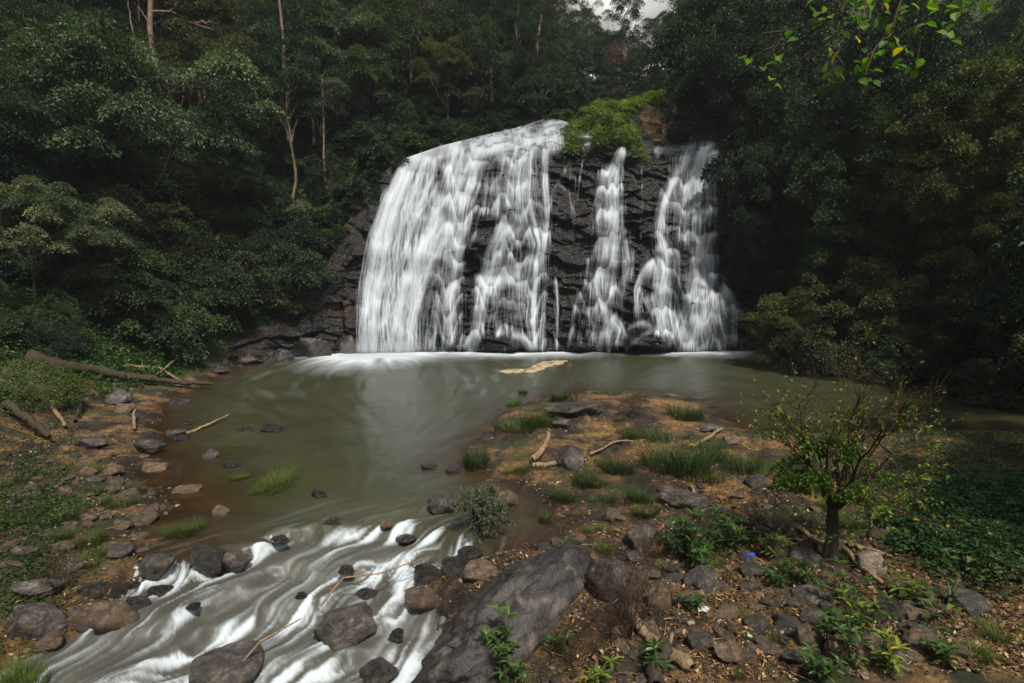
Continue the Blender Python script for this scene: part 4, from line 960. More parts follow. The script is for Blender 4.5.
# gravel
rg = np.random.default_rng(17); V0, Q0 = ico(1)
n = 42000; px = rg.uniform(-40, 1064, n); py = 405+290*rg.random(n)**.8; x, y = gp(px, py, .25); h, d0, dw, hill, hb = H(x, y, True)
dn = sstep(-.1, .35, fbm(x*.9, y*.9, 4, 310))+.15
ok = (dw > -.35) & (hill < .35) & (rg.random(n) < dn); x, y, h = x[ok], y[ok], h[ok]; m = len(x)
sz = .010+.05*rg.random(m)**4; sc3 = sz[:, None]*rg.uniform(.5, 1.2, (m, 3))*np.array([1, 1, .6]); a_ = rg.uniform(0, 6.28, m)
VV_ = V0[None]*sc3[:, None]*(1+rg.uniform(-.25, .25, (m, len(V0), 1))); c_, s_2 = np.cos(a_)[:, None], np.sin(a_)[:, None]
VX = VV_[..., 0]*c_-VV_[..., 1]*s_2+x[:, None]; VY = VV_[..., 0]*s_2+VV_[..., 1]*c_+y[:, None]; VZ = VV_[..., 2]+h[:, None]
VV_ = np.stack([VX, VY, VZ], -1).reshape(-1, 3); QQ = (Q0[None]+(np.arange(m)*len(V0))[:, None, None]).reshape(-1, 3)
k = M_('gravel'); col = k.ramp(k.attr('rnd'), [(0, (.02, .015, .011)), (.4, (.06, .042, .028)), (.8, (.14, .10, .065)), (.95, (.25, .2, .15))]); k.set(col, .8, .3)
tag(link('gravel', mesh_np('gravel', VV_, QQ, k.m, fattrs=dict(rnd=np.repeat(rg.random(m), len(Q0))))), 'small gravel strewn over the banks', 'gravel', kind='stuff')
# fallen leaves and twigs
k = M_('leaf_litter'); col = k.ramp(k.attr('rnd'), [(0, (.025, .015, .008)), (.35, (.075, .042, .018)), (.65, (.16, .088, .035)), (.86, (.28, .16, .06)), (.97, (.42, .32, .18))]); k.set(col, .75, .3); m_litter = k.m
n = 110000; px = rg.uniform(-40, 1064, n); py = 400+295*rg.random(n)**.75; x, y = gp(px, py, .25); h, d0, dw, hill, hb = H(x, y, True)
dn = (sstep(-.25, .3, fbm(x*.8+5, y*.8, 4, 320))*.8+.08)*(1-.6*np.exp(-((px-610)/90)**2-((py-510)/45)**2))
ok = (dw > .05) & (hill < .6) & (rg.random(n) < dn); P = np.stack([x, y, h+.006], 1)[ok]; m = len(P)
P[:, 2] += rg.random(m)*.015; D = rand_dir(m, rg, -.1); D[:, 2] *= .35; N = np.array([0, 0, 1.])+rg.normal(0, .35, (m, 3)); L = .03+.06*rg.random(m)**2
v_, q_, r_ = leaves_np(P, D, N, L, L*rg.uniform(.3, .7, m), rg.random(m)**1.4, fold=.2, curl=-.12)
tag(link('leaf_litter', mesh_np('leaf_litter', v_, q_, m_litter, fattrs=dict(rnd=r_))), 'dry brown and orange leaves strewn on the earth', 'leaf litter', kind='stuff')
n = 5200; px = rg.uniform(-20, 1040, n); py = 420+270*rg.random(n)**.7; x, y = gp(px, py, .25); h, d0, dw, hill, hb = H(x, y, True); ok = (dw > -.1) & (hill < .5); x, y, h = x[ok], y[ok], h[ok]
a_ = np.where(rg.random(len(x)) < .5, rg.normal(.1, .5, len(x)), rg.uniform(0, 3.14, len(x))); Lt = .06+.35*rg.random(len(x))**3; tw = []
for i in range(len(x)):
    q = np.array([math.cos(a_[i]), math.sin(a_[i]), rg.normal(0, .08)])*Lt[i]; p0 = np.array([x[i], y[i], h[i]+.015]); md = p0+q*.5+rg.normal(0, .04, 3)*Lt[i]
    tw.append(tube([p0, md, p0+q], np.array([1, .8, .4])*(.003+.012*Lt[i]), 3, rg.random()))
k = M_('dead_twigs'); col = k.ramp(k.attr('rnd'), [(0, (.03, .02, .012)), (.6, (.10, .065, .04)), (.95, (.28, .21, .14))]); k.set(col, .8, .3)
V_, Q_, r_ = join(tw); tag(link('twig_litter', mesh_np('twig_litter', V_, Q_, k.m, fattrs=dict(rnd=r_))), 'dead twigs strewn over the banks', 'twigs', kind='stuff')

# ------------------------------------------------------------------ logs, sticks, driftwood
def P3(px, py, lift=0.0, z=None):
    if z is None:
        x, y, h = hit(px, py); wl = float(WL(np.array([x]), np.array([y]))[0])
        if h < wl and sdist(np.array([x]), np.array([y]))[0] < 0: x, y = gp(px, py, wl); h = wl
        return np.array([x, y, h+lift])
    x, y = gp(px, py, z); return np.array([x, y, z])
def log(pts, r0, r1, mat, name, label, cat, forks=(), seed=0, lift=.5, n=8):
    rg = np.random.default_rng(seed+900)
    base = [P3(*p[:2], lift=r0*lift+(p[2] if len(p) > 2 else 0)) for p in pts]; base = np.array(base)
    cum = np.r_[0, np.cumsum(np.linalg.norm(np.diff(base, axis=0), axis=1))]; t = np.linspace(0, cum[-1], 26)
    C = np.stack([np.interp(t, cum, base[:, i]) for i in range(3)], 1); C += np.stack([np.convolve(np.pad(rg.normal(0, r0*.5, 26), 2, 'edge'), np.ones(5)/5, 'valid') for _ in range(3)], 1)
    rad = np.linspace(r0, r1, 26)*(1+.12*rg.normal(0, 1, 26)); o = rad.copy(); rad[0] *= .55; rad[-1] *= .5
    C[0] = C[1]*.85+C[0]*.15
    parts = [tube(C, rad, n)]
    for f in forks:
        i = int(f[0]*25); e = P3(f[1], f[2], lift=f[3] if len(f) > 3 else .05); parts.append(tube(wander(C[i], e, 10, .04, rg, f[4] if len(f) > 4 else .05), np.linspace(r0*.5, r1*.3, 10), 6))
    return tag(link(name, mesh_from(name, parts, mat, True)), label, cat)
log([(22,367,.3),(70,376,.15),(120,382,.1),(165,386,.05),(214,389,.02)], .30, .07, m_log, 'fallen_log', 'long dark fallen log reaching from the green bank into the pool', 'log', seed=1)
log([(120,371,.2),(160,374,.25),(190,388,.05)], .07, .04, m_drift, 'branch', 'pale thin branch arching behind the fallen log', 'branch', seed=2)
log([(148,385,.1),(180,367,.5)], .05, .03, m_drift, 'branch', 'short thin branch crossing the fallen log near the water', 'branch', seed=3)
log([(8,415,.35),(50,440,.1)], .13, .09, m_log, 'log', 'short brown log sticking out of the mossy mound', 'log', seed=4)
log([(46,402,.2),(66,430,.05)], .07, .05, m_drift, 'stick', 'pale stick standing beside the mossy mound', 'stick', seed=5)
log([(184,436,.02),(206,428,.05),(228,419,.1)], .06, .03, m_drift, 'stick', 'half sunken stick rising from the shallows', 'stick', seed=6)
log([(75,425,.1),(82,412,.3)], .05, .03, m_bark, 'stick', 'short dark stick by the mossy mound', 'stick', seed=18)
log([(134,432,.02),(136,418,.3)], .05, .04, m_drift, 'stick', 'small upright stump by the shallows', 'stick', seed=19)
log([(627,618,.12),(648,646,.1),(668,656,.06),(693,672,.04)], .055, .085, m_drift, 'driftwood', 'forked pale driftwood log at the front of the bank', 'driftwood', forks=[(.75, 672, 645, .15)], seed=7)
log([(652,690,.02),(664,655,.1)], .09, .07, m_bark, 'stump', 'dark broken stump propped against the driftwood log', 'stump', seed=17)
log([(530,464,.05),(541,459,.12),(549,447,.35)], .09, .05, m_drift, 'driftwood', 'white bent driftwood rising from the bank', 'driftwood', seed=8)
log([(532,467,.02),(556,467,.05)], .07, .06, m_drift, 'driftwood', 'short driftwood lying at the foot of the white bent one', 'driftwood', seed=9)
log([(588,457,.03),(615,445,.08),(646,442,.05)], .035, .02, m_drift, 'stick', 'thin curved stick lying across the middle of the bank', 'stick', seed=10)
log([(225,684,.02),(262,664,.35),(303,646,.45)], .02, .01, m_drift, 'stick', 'thin pale stick slanting up from the bottom rapids boulder', 'stick', seed=11)
log([(318,640,.5),(345,606,.5),(380,602,.5),(424,578,.35)], .018, .008, m_drift, 'stick', 'long bent twig resting across the rough rapids boulder', 'stick', seed=12, forks=[(.45, 352, 590, .5), (.2, 325, 612, .4)])
log([(672,463,.03),(700,455,.05)], .04, .03, m_drift, 'stick', 'pale stick under the dark grass by the shore', 'stick', seed=13)
log([(690,452,.05),(722,432,.1)], .06, .04, m_drift, 'driftwood', 'grey driftwood along the shore before the tree', 'driftwood', seed=14)
log([(690,488,.03),(697,500,.05)], .035, .03, m_drift, 'stick', 'short pale chip of wood beside the broad dark boulder', 'stick', seed=15)
for i, (pts, lb) in enumerate([([(797,531),(820,546),(846,548)], 'root lying across the earth at the tree foot'), ([(846,548),(870,553),(888,560)], 'pale root running to the crumbly rock'), ([(842,552),(862,572),(890,594)], 'long root sloping down from the tree foot'), ([(812,540),(822,556),(826,566)], 'short root before the tree trunk'), ([(905,560),(960,480),(1000,462)], 'thin bare branch lying in the leafy ground cover'), ([(935,470),(975,450),(1022,446)], 'dead branch behind the ground cover')]):
    log([(a, b, .04) for a, b in pts], .045, .025, m_drift if i < 4 else m_bark, 'dead_root' if i < 4 else 'branch', lb, 'root' if i < 4 else 'branch', seed=20+i)

# ------------------------------------------------------------------ grasses, twiggy bushes and leafy plants
def grass_mesh(seed, nb, h, spread, wd, mat, arc=1.0):
    rg = np.random.default_rng(seed); a = rg.uniform(0, 6.28, nb); rr_ = spread*np.sqrt(rg.random(nb)); B = np.stack([rr_*np.cos(a), rr_*np.sin(a)*.8, 0*a-.03], 1)
    la = a+rg.normal(0, .8, nb); cl = .35+.9*fbm(B[:, 0]*5, B[:, 1]*5+seed, 2, 4)+.5; ln = h*rg.uniform(.35, 1.15, nb)*np.clip(cl, .3, 1.5); t = np.linspace(0, 1, 5); lean = arc*rg.uniform(.3, 1.3, nb)
    dirx = np.stack([np.cos(la), np.sin(la), 0*la], 1); side = np.stack([-np.sin(la), np.cos(la), 0*la], 1)*(wd/2)
    C = B[:, None]+dirx[:, None]*(lean[:, None]*ln[:, None]*t**2)[..., None]+np.array([0, 0, 1.])*(ln[:, None]*(t-.25*lean[:, None]*t**2))[..., None]
    wv = (1-t**1.5*.92)[None, :, None]; Lf = C-side[:, None]*wv; Rt = C+side[:, None]*wv
    V = np.stack([Lf, Rt], 2).reshape(-1, 3); I = np.arange(nb*10).reshape(nb, 5, 2)
    Q = np.stack([I[:, :-1, 0], I[:, :-1, 1], I[:, 1:, 1], I[:, 1:, 0]], -1).reshape(-1, 4)
    return mesh_np('grass', V, Q, mat, fattrs=dict(rnd=np.repeat(rg.random(nb), 4)))
m_grass = leaf_mat('grass_blade', (.014, .024, .006), (.035, .055, .012), (.085, .11, .03), .3)
m_grassb = leaf_mat('bright_grass_blade', (.03, .05, .010), (.07, .10, .02), (.14, .17, .04), .35)
GM = [grass_mesh(1, 900, .42, .45, .009, m_grass), grass_mesh(2, 900, .32, .55, .009, m_grass), grass_mesh(3, 900, .38, .46, .009, m_grassb)]
def grass(px, py, wpx, v, label, hs=1.0):
    p = P3(px, py); s = wpx*p[1]/F/cp/1.0
    o = link('grass_tuft', GM[v]); o.location = p; s *= 1.25; o.scale = (s, s*.8, s*1.05*hs); o.rotation_euler.z = px; return tag(o, label, 'grass')
for t in [(518,430,44,2,'bright green grass tuft on the shore by the long low rock'),(540,425,30,0,'darker tuft joining the bright shore tuft'),(476,464,34,0,'grass tuft at the tip of the wet shore'),(275,487,40,2,'yellow green grass growing out of the shallows',.7),(262,490,26,2,'small grass tuft beside the one in the shallows',.6),(240,478,18,2,'little grass tuft nearer the flat shallows stone',.6),
          (190,530,34,2,'bright grass at the edge above the reddish stone',.7),(172,533,26,2,'grass tuft along the edge by the bank',.7),(675,468,58,0,'wide dark grass clump before the small tree'),(650,440,34,1,'green tuft on the middle of the bank'),(630,437,30,1,'low green tuft beside the middle one'),(685,418,34,0,'dark tuft at the shore opposite the veil fall'),
          (618,472,30,0,'tuft behind the grooved boulder'),(605,465,20,1,'tiny tuft behind the grooved boulder'),(513,405,16,2,'tiny green tuft in the pool off the point'),(523,393,12,2,'tiny tuft awash at the tip of the point'),(560,400,20,0,'dark tuft at the base of the dead bush'),(715,455,40,1,'tuft to the side of the small tree'),(745,470,34,0,'dark tuft in the shade of the small tree'),
          (25,682,44,2,'thick grass tuft at the corner of the outer bank',1.2),(60,520,30,1,'low tuft on the mossy stretch'),(90,545,30,0,'low tuft above the rapids bank'),(700,478,36,1,'tuft behind the broad dark boulder'),(565,500,26,0,'sparse tuft on the wet sand'),(590,485,30,0,'sparse tuft on the bank by the wet sand'),(640,500,26,0,'sparse tuft beyond the broad dark boulder'),
          (545,520,16,0,'weedy tuft in the orange puddle'),(20,520,36,1,'leafy tuft on the outer bank'),(120,505,26,1,'thin tuft on the stony bank'),(780,640,26,1,'weedy tuft in the rubble'),(970,655,34,2,'grassy tuft at the corner beside the cracked slab'),(1005,640,36,2,'grassy tuft at the edge below the dark smooth boulder')]: grass(*t)
rr = random.Random(66); c = 0
while c < 70:
    px, py = (rr.uniform(480, 900), rr.uniform(405, 560)) if c < 42 else ((rr.uniform(0, 190), rr.uniform(450, 620)) if c < 55 else (rr.uniform(640, 1010), rr.uniform(560, 680)))
    x, y = gp(px, py, .25); d = sdist(np.array([x]), np.array([y]))[0]
    if d < -.1 or near_rock(x, y): continue
    zone = 'outer bank' if px < 240 else ('shore before the small tree' if py < 480 else ('middle of the near bank' if py < 560 else 'rubble below the small tree'))
    o = grass(px, py, rr.uniform(9, 24), rr.choice([0, 1, 1, 2]), 'small weedy grass tuft on the '+zone, rr.uniform(.6, 1.3)); o['group'] = 'small grass tufts on the '+zone; c += 1
def twiggy(seed, stems, height, spread, r0, levels=3, kids=4, leaf=None, nleaf=0, up=.5, lmin=1):
    rg = np.random.default_rng(seed); T = []; LP = []; LD = []
    def br(p, d, ln, r, lv):
        e = p+d*ln; C = wander(p, e, 6, .07, rg); T.append(tube(C, np.linspace(r, r*.55, 6), 5 if r > .012 else 3, rg.random()))
        if lv >= lmin and nleaf:
            for q in range(nleaf): t = rg.random(); i = t*5; a = C[int(i)]; LP.append(a); v = d*.5+rg.normal(0, .6, 3); LD.append(v)
        if lv < levels:
            for q in range(kids):
                nd = d+rg.normal(0, .55, 3); nd[2] += up*.3; nd /= np.linalg.norm(nd); t = rg.uniform(.35, 1); br(C[min(5, int(t*5.99))], nd, ln*rg.uniform(.5, .8), r*.55, lv+1)
    for s in range(stems):
        a = rg.uniform(0, 6.28); q = rg.uniform(.1, 1)*spread; d = np.array([math.cos(a)*q, math.sin(a)*q, 1.]); d /= np.linalg.norm(d)
        br(np.array([math.cos(a), math.sin(a), 0])*r0*2-np.array([0, 0, .05]), d, height*.5*rg.uniform(.8, 1.1), r0, 0)
    lm = None
    if nleaf:
        P = np.array(LP); D = np.array(LD); m = len(P); N = np.array([0, 0, 1.])+rg.normal(0, .4, (m, 3)); L = leaf[0]*rg.uniform(.6, 1.3, m); lm = leaves_np(P, D, N, L, L*leaf[1], rg.random(m))
    return T, lm
def put_twiggy(px, py, seed, label, name, cat, mat, lmat=None, scale=1.0, p=None, **kw):
    T, lm = twiggy(seed, **kw); p = P3(px, py) if p is None else p
    if lmat:
        o = bpy.data.objects.new(name, None); COL.objects.link(o); link('twigs', mesh_from(name+'_twigs', T, mat), o); link('leaves', mesh_np(name+'_leaves', lm[0], lm[1], lmat, fattrs=dict(rnd=lm[2])), o)
    else: o = link(name, mesh_from(name, T, mat))
    o.location = p; o.scale = (scale,)*3; return tag(o, label, cat)
m_redtwig = bark_mat('red_twig', (.022, .010, .006), (.07, .035, .02), 3)
put_twiggy(575, 404, 1, 'bare dead bush standing in the pool off the point', 'dead_bush', 'bush', m_twig, stems=9, height=.9, spread=.9, r0=.012)
put_twiggy(636, 418, 2, 'bare dead bush at the shore facing the trickling fall', 'dead_bush', 'bush', m_twig, stems=8, height=.95, spread=.9, r0=.012)
put_twiggy(628, 640, 3, 'tall reddish twiggy bush beside the great boulder', 'dead_bush', 'bush', m_redtwig, stems=16, height=1.35, spread=.6, r0=.009, kids=3)
put_twiggy(575, 662, 4, 'low tangle of reddish twigs over the great boulder', 'dead_bush', 'bush', m_redtwig, stems=14, height=.7, spread=1.6, r0=.007, kids=3)
put_twiggy(60, 590, 5, 'dark bare bush among the outer bank boulders', 'dead_bush', 'bush', m_twig, stems=12, height=.7, spread=1.2, r0=.009, kids=3)
put_twiggy(425, 572, 6, 'tangle of dark twigs on the chute rocks', 'dead_bush', 'bush', m_twig, stems=9, height=.5, spread=1.6, r0=.008, kids=3)
put_twiggy(640, 560, 14, 'sparse twigs rising in front of the grooved boulder', 'dead_bush', 'bush', m_twig, stems=8, height=.7, spread=.9, r0=.006, kids=3)
put_twiggy(178, 478, 15, 'thin dead twigs sticking out of the shallows', 'dead_bush', 'bush', m_twig, stems=7, height=.6, spread=1.1, r0=.007, kids=3)
mlf_grey = leaf_mat('grey_leaf', (.05, .055, .03), (.10, .105, .06), (.20, .20, .12), .2)
mlf_fresh = leaf_mat('fresh_leaf', (.03, .06, .008), (.08, .13, .018), (.20, .24, .04), .4, yellow=(.4, .28, .02))
mlf_gloss = leaf_mat('glossy_leaf', (.010, .028, .006), (.026, .062, .012), (.06, .11, .025), .25, rough=.3, spec=.6)
put_twiggy(484, 532, 7, 'grey leaved twiggy bush standing in the outflow', 'bush', 'bush', m_twig, mlf_grey, stems=14, height=1.0, spread=.75, r0=.010, kids=3, leaf=(.07, .3), nleaf=9)
# the small tree on the bank
p = P3(829, 562); T, lm = twiggy(12, stems=10, height=2.3, spread=.72, r0=.030, levels=4, kids=3, leaf=(.065, .6), nleaf=4, up=.3, lmin=2)
tr = bpy.data.objects.new('small_tree', None); COL.objects.link(tr); tr.location = p; tag(tr, 'small bushy tree with reddish twigs and fresh green leaves on the near bank', 'tree')
sh = np.array([0.02, 0, .95])
T = [(v+sh, q, r) for v, q, r in T]; rg2 = np.random.default_rng(3)
tr1 = [tube(wander((.02, 0, -.15), (.0, 0, 1.05), 12, .03, rg2), .085*(1+.9*np.exp(-np.linspace(0, 12, 12)))*np.linspace(1.15, .9, 12), 10), tube(wander((.1, -.04, -.12), (-.04, .03, 1.1), 12, .03, rg2), np.linspace(.07, .045, 12), 8), tube(wander((-.1, .0, -.12), (.06, .0, 1.15), 12, .03, rg2), np.linspace(.05, .04, 12), 8)]
link('trunk', mesh_from('small_tree_trunk', tr1, m_bark, True), tr); link('twigs', mesh_from('small_tree_twigs', T, m_redtwig), tr)
keep_ = (rg2.random(len(lm[2])) < np.clip(1.45-(lm[0].reshape(-1, 4, 3)[:, 0, 2])/1.35, .10, 1)); lv = (lm[0].reshape(-1, 4, 3)[keep_]+sh).reshape(-1, 3)
# dense lower crown
part, C = crown_parts(rg2, 30, 4600, (.9, .75, .68), (.065, .04), crad=.24); lv2 = part[0]+np.array([0, 0, 1.4])
lvs, lqs, lrs = join([(lv, np.arange(len(lv)).reshape(-1, 4), lm[2][keep_]), (lv2, part[1], part[2]*.75)])
link('crown', mesh_np('small_tree_crown', lvs, lqs, mlf_fresh, fattrs=dict(rnd=lrs)), tr)

def long_leaves(P, D, N, L, W, r, bend=.35):
    D = D/np.linalg.norm(D, axis=1, keepdims=True); Sx = np.cross(D, N); Sx /= np.linalg.norm(Sx, axis=1, keepdims=True)+1e-9; Nn = np.cross(Sx, D); L = L[:, None]; W = W[:, None]
    def pt(t, s): return P+D*L*t+Sx*W*s+Nn*(W*abs(s)*.35-L*bend*t*t)
    V = np.stack([P, pt(.3, .42), pt(.65, .42), pt(1, 0), pt(.65, -.42), pt(.3, -.42), pt(.35, 0), pt(.7, 0)], 1).reshape(-1, 3); b = (np.arange(len(P))*8)[:, None]
    Q = np.concatenate([b+np.array([f]) for f in ([0, 6, 1, 1],)]) if False else None
    F4 = np.array([[0, 5, 6, 1], [1, 6, 7, 2], [5, 4, 7, 6], [2, 7, 4, 3]]); Q = (b[:, :, None]+F4[None]).reshape(-1, 4) if False else (b[:, None]+F4[None]).reshape(-1, 4)
    return V, Q, np.repeat(r, 4)
def leafy(seed, stems, height, spread, leaf, wr, per, rosette=8):
    rg = np.random.default_rng(seed); T = []; P = []; D = []
    for s in range(stems):
        a = rg.uniform(0, 6.28); q = rg.uniform(0, 1)*spread; e = np.array([math.cos(a)*q, math.sin(a)*q, height*rg.uniform(.45, 1)]); b = np.array([math.cos(a), math.sin(a), 0])*q*.25
        C = wander(b-np.array([0, 0, .04]), e, 8, .05, rg); T.append(tube(C, np.linspace(.009, .004, 8), 4, rg.random()))
        for j in range(per):
            t = .3+.65*j/per; c = C[int(t*7)]; ph = j*2.4+rg.random(); P.append(c); D.append([math.cos(ph), math.sin(ph), rg.uniform(-.05, .6)])
        for j in range(rosette): ph = j*6.28/rosette+rg.random()*.5; P.append(C[-1]); D.append([math.cos(ph), math.sin(ph), rg.uniform(.15, 1.0)])
    P = np.array(P); D = np.array(D); m = len(P); L = leaf*rg.uniform(.7, 1.2, m)
    return T, long_leaves(P, D, np.array([0, 0, 1.])+rg.normal(0, .15, (m, 3)), L, L*wr, rg.random(m))
def put_leafy(px, py, seed, label, name='leafy_plant', cat='plant', mat=None, rz=0, sc=1.0, **kw):
    T, lf = leafy(seed, **kw); o = bpy.data.objects.new(name, None); COL.objects.link(o); o.location = P3(px, py); o.scale = (sc,)*3
    link('stems', mesh_from(name+'_stems', T, m_twig), o); link('leaves', mesh_np(name+'_leaves', lf[0], lf[1], mat or mlf_gloss, fattrs=dict(rnd=lf[2])), o)
    return tag(o, label, cat)
put_leafy(690, 560, 1, 'large glossy leafy plant in front of the broad dark boulder', stems=24, height=.85, spread=.48, leaf=.16, wr=.26, per=9)
put_leafy(724, 553, 2, 'glossy leafy plant beside the large one, nearer the small tree', stems=16, height=.62, spread=.42, leaf=.15, wr=.26, per=8)
put_leafy(700, 575, 3, 'low leafy plant at the base of the large glossy one', stems=9, height=.4, spread=.35, leaf=.13, wr=.28, per=6)
put_leafy(494, 692, 4, 'tall leafy sapling rising in front of the great boulder', 'sapling', 'sapling', stems=9, height=1.15, spread=.42, leaf=.15, wr=.34, per=7)
put_leafy(517, 690, 5, 'low leafy shoots beside the tall sapling', stems=7, height=.5, spread=.35, leaf=.12, wr=.34, per=5)
for i, (px, py, h, lb) in enumerate([(768, 560, .38, 'small leafy plant beside the blue wrapper'), (802, 585, .42, 'leafy plant in front of the tree trunk'), (842, 605, .5, 'leafy plant below the tree roots'), (860, 632, .5, 'leafy plant in the middle of the rubble below the tree'), (826, 640, .42, 'leafy plant beside the squat rock'), (850, 668, .5, 'leafy plant at the front below the tree'), (885, 672, .4, 'low leafy plant at the front corner rubble'), (815, 676, .36, 'small leafy plant at the very front'), (775, 590, .3, 'tiny leafy plant below the blue wrapper'), (905, 600, .3, 'tiny leafy plant by the black slab'), (690, 612, .22, 'seedling by the upright brown rock'), (652, 672, .25, 'seedling by the driftwood log'), (600, 690, .3, 'seedling under the low tangle'), (560, 652, .22, 'seedling growing on the great boulder'), (940, 668, .3, 'seedling near the cracked slab'), (745, 545, .3, 'little plant behind the blue wrapper')]):
    put_leafy(px, py, 30+i, lb, mat=mlf_gloss if i % 3 else mlf_fresh, stems=5+int(h*8), height=h, spread=h*.75, leaf=.13, wr=.32, per=4, rosette=6)
# strappy plant
o = link('strappy_plant', grass_mesh(9, 46, .55, .06, .03, leaf_mat('strap_leaf', (.012, .03, .01), (.03, .06, .02), (.06, .10, .035), .2), 1.1)); o.location = P3(948, 602); tag(o, 'dark strappy leaved plant beside the dark smooth boulder', 'plant')
# leafy ground cover on the shaded side of the bank and the green outer bank
def cover(seed, n, pxr, pyr, dens, size, name, label, mat, hgt):
    rg = np.random.default_rng(seed); px = rg.uniform(*pxr, n); py = rg.uniform(*pyr, n); x, y = gp(px, py, .3); h, d0, dw, hill, hb = H(x, y, True)
    dv = dens(px, py)*(1+.15*fbm(x*4, y*4, 2, seed+9))+.62*fbm(x*1.1, y*1.1, 4, seed); ok = (rg.random(n) < sstep(.3, .75, dv)) & (dw > .15); P = np.stack([x, y, h], 1)[ok]; m = len(P); q = np.clip(dv[ok], 0, 1.2)
    lump = .5+.5*fbm(P[:, 0]*2.2, P[:, 1]*2.2, 3, seed+5)
    P[:, 2] += hgt*q*(.35+.65*rg.random(m)**.5)*(.5+lump); D = rand_dir(m, rg, -.3); D[:, 2] *= .5; N = np.array([0, 0, 1.])+rg.normal(0, .35, (m, 3)); L = size*rg.uniform(.5, 1.35, m)*(.6+.75*vn(P[:, 0]*1.6, P[:, 1]*1.6, seed+3))
    v, q_, r = leaves_np(P, D, N, L, L*.6, np.clip(rg.random(m)*.7+.3*lump, 0, 1)); tag(link(name, mesh_np(name, v, q_, mat, fattrs=dict(rnd=r))), label, 'ground cover', kind='stuff')
cover(61, 30000, (880, 1100), (480, 640), lambda a, b: 1.25*np.exp(-(((a-995)/95)**2+((b-545)/62)**2)**1.3), .085, 'ground_cover', 'thick leafy ground cover beside the dark smooth boulder', leaf_mat('cover_leaf', (.012, .035, .010), (.028, .070, .020), (.055, .115, .035), .25), .32)
cover(62, 16000, (850, 1100), (430, 500), lambda a, b: 1.1*sstep(860, 930, a), .06, 'ground_cover', 'low green ground cover in the shade by the pool end', mlf_mid, .15)
cover(65, 5000, (860, 1100), (470, 650), lambda a, b: .75*np.exp(-(((a-985)/110)**2+((b-550)/80)**2)**1.3), .13, 'ground_cover', 'broad paler leaves mixed into the thick ground cover', mlf_yel, .36)
cover(63, 42000, (-80, 160), (350, 660), lambda a, b: 1.2*sstep(115, 30, a)*sstep(600, 460, b)+.62*sstep(130, 20, a)*sstep(470, 520, b), .055, 'ground_cover', 'green leafy ground cover on the outer bank below the mound', mlf_moss, .16)
cover(64, 16000, (30, 1010), (430, 660), lambda a, b: .40+0*a, .045, 'ground_cover', 'sparse tiny weeds dotted over the earth banks', mlf_moss, .04)
# the mossy mound
mo = link('mossy_mound', rock_mesh('mossy_mound', 77, rock_mat('mossy_stone', (.02, .025, .008), (.045, .06, .012), (.08, .10, .02), 1.2, (.8, .9), moss=.9), planes=9, rgh=.2)); p = P3(20, 408); mo.location = p+np.array([-.5, .6, .15]); mo.scale = (1.9, 1.3, 1.25); tag(mo, 'rounded mound thick with bright moss on the outer bank', 'mound')
rg = np.random.default_rng(71); Dm = rand_dir(7000, rg, -.1); Pm = Dm*np.array([1.85, 1.27, 1.2])*rg.uniform(.9, 1.1, (7000, 1)); L = rg.uniform(.05, .10, 7000)
v, q_, r = leaves_np(Pm, rand_dir(7000, rg, -.6), Dm+rg.normal(0, .3, (7000, 3)), L, L*.6, rg.random(7000)); v[:, 0] /= 1.9; v[:, 1] /= 1.3; v[:, 2] /= 1.25
tag(link('moss', mesh_np('moss', v, q_, leaf_mat('moss_leaf', (.03, .05, .008), (.06, .085, .014), (.11, .13, .025), .3), fattrs=dict(rnd=r)), mo), kind='stuff')

# ------------------------------------------------------------------ overhanging branch with bright leaves
ob = bpy.data.objects.new('overhanging_branch', None); COL.objects.link(ob); ob.location = at(900, -60, 7.6); tag(ob, 'overhanging branch of large bright green and yellow leaves', 'branch')
o0 = np.array(ob.location); rg = np.random.default_rng(5); T = []
def A3(px, py, Y=7.6): return np.array(at(px, py, Y))-o0
for pts, r in [([(900, -60), (870, -20), (845, 2), (828, 20), (791, 30), (761, 34)], .012), ([(828, 20), (800, 42), (787, 50), (784, 62), (791, 69), (804, 60), (812, 40)], .006), ([(900, -60), (905, -10), (890, 30), (870, 55), (865, 75)], .011), ([(900, -60), (930, 0), (925, 30), (915, 62)], .010), ([(845, 2), (838, 30), (826, 68)], .006), ([(870, -20), (860, 20), (858, 50)], .006), ([(930, 0), (955, 10), (975, 5)], .007), ([(791, 30), (775, 45), (769, 80)], .004), ([(775, 45), (742, 62)], .003)]:
    q = np.array([A3(a, b, 7.6+.25*math.sin(a*.05)) for a, b in pts]); cum = np.r_[0, np.cumsum(np.linalg.norm(np.diff(q, axis=0), axis=1))]; t = np.linspace(0, cum[-1], 14); C = np.stack([np.interp(t, cum, q[:, i]) for i in range(3)], 1)+rg.normal(0, .008, (14, 3)); T.append(tube(C, np.linspace(r*1.9, r*.8, 14), 5, .5))
link('twigs', mesh_from('overhanging_twigs', T, m_twig), ob)
P = []; yl = []
for px, py, n_ in [(742,60,3),(771,58,4),(769,80,2),(799,32,3),(828,12,4),(813,2,3),(831,38,3),(826,70,3),(838,70,2),(868,76,5),(895,66,4),(915,64,4),(925,24,4),(935,10,4),(855,6,5),(875,20,6),(888,30,5),(861,54,5),(905,10,6),(959,6,4),(940,38,3),(880,48,4),(848,22,4),(903,45,3),(870,0,5),(890,-10,6),(930,-10,5),(985,3,3),(950,22,3)]:
    for q in range(n_): P.append(A3(px+rg.normal(0, 6), py+rg.normal(0, 5), 7.6+rg.normal(0, .2))); yl.append(rg.random()*.95)
for px, py in [(840, 50), (855, 37), (903, 47), (884, 3)]: P.append(A3(px, py, 7.3)); yl.append(1.0)
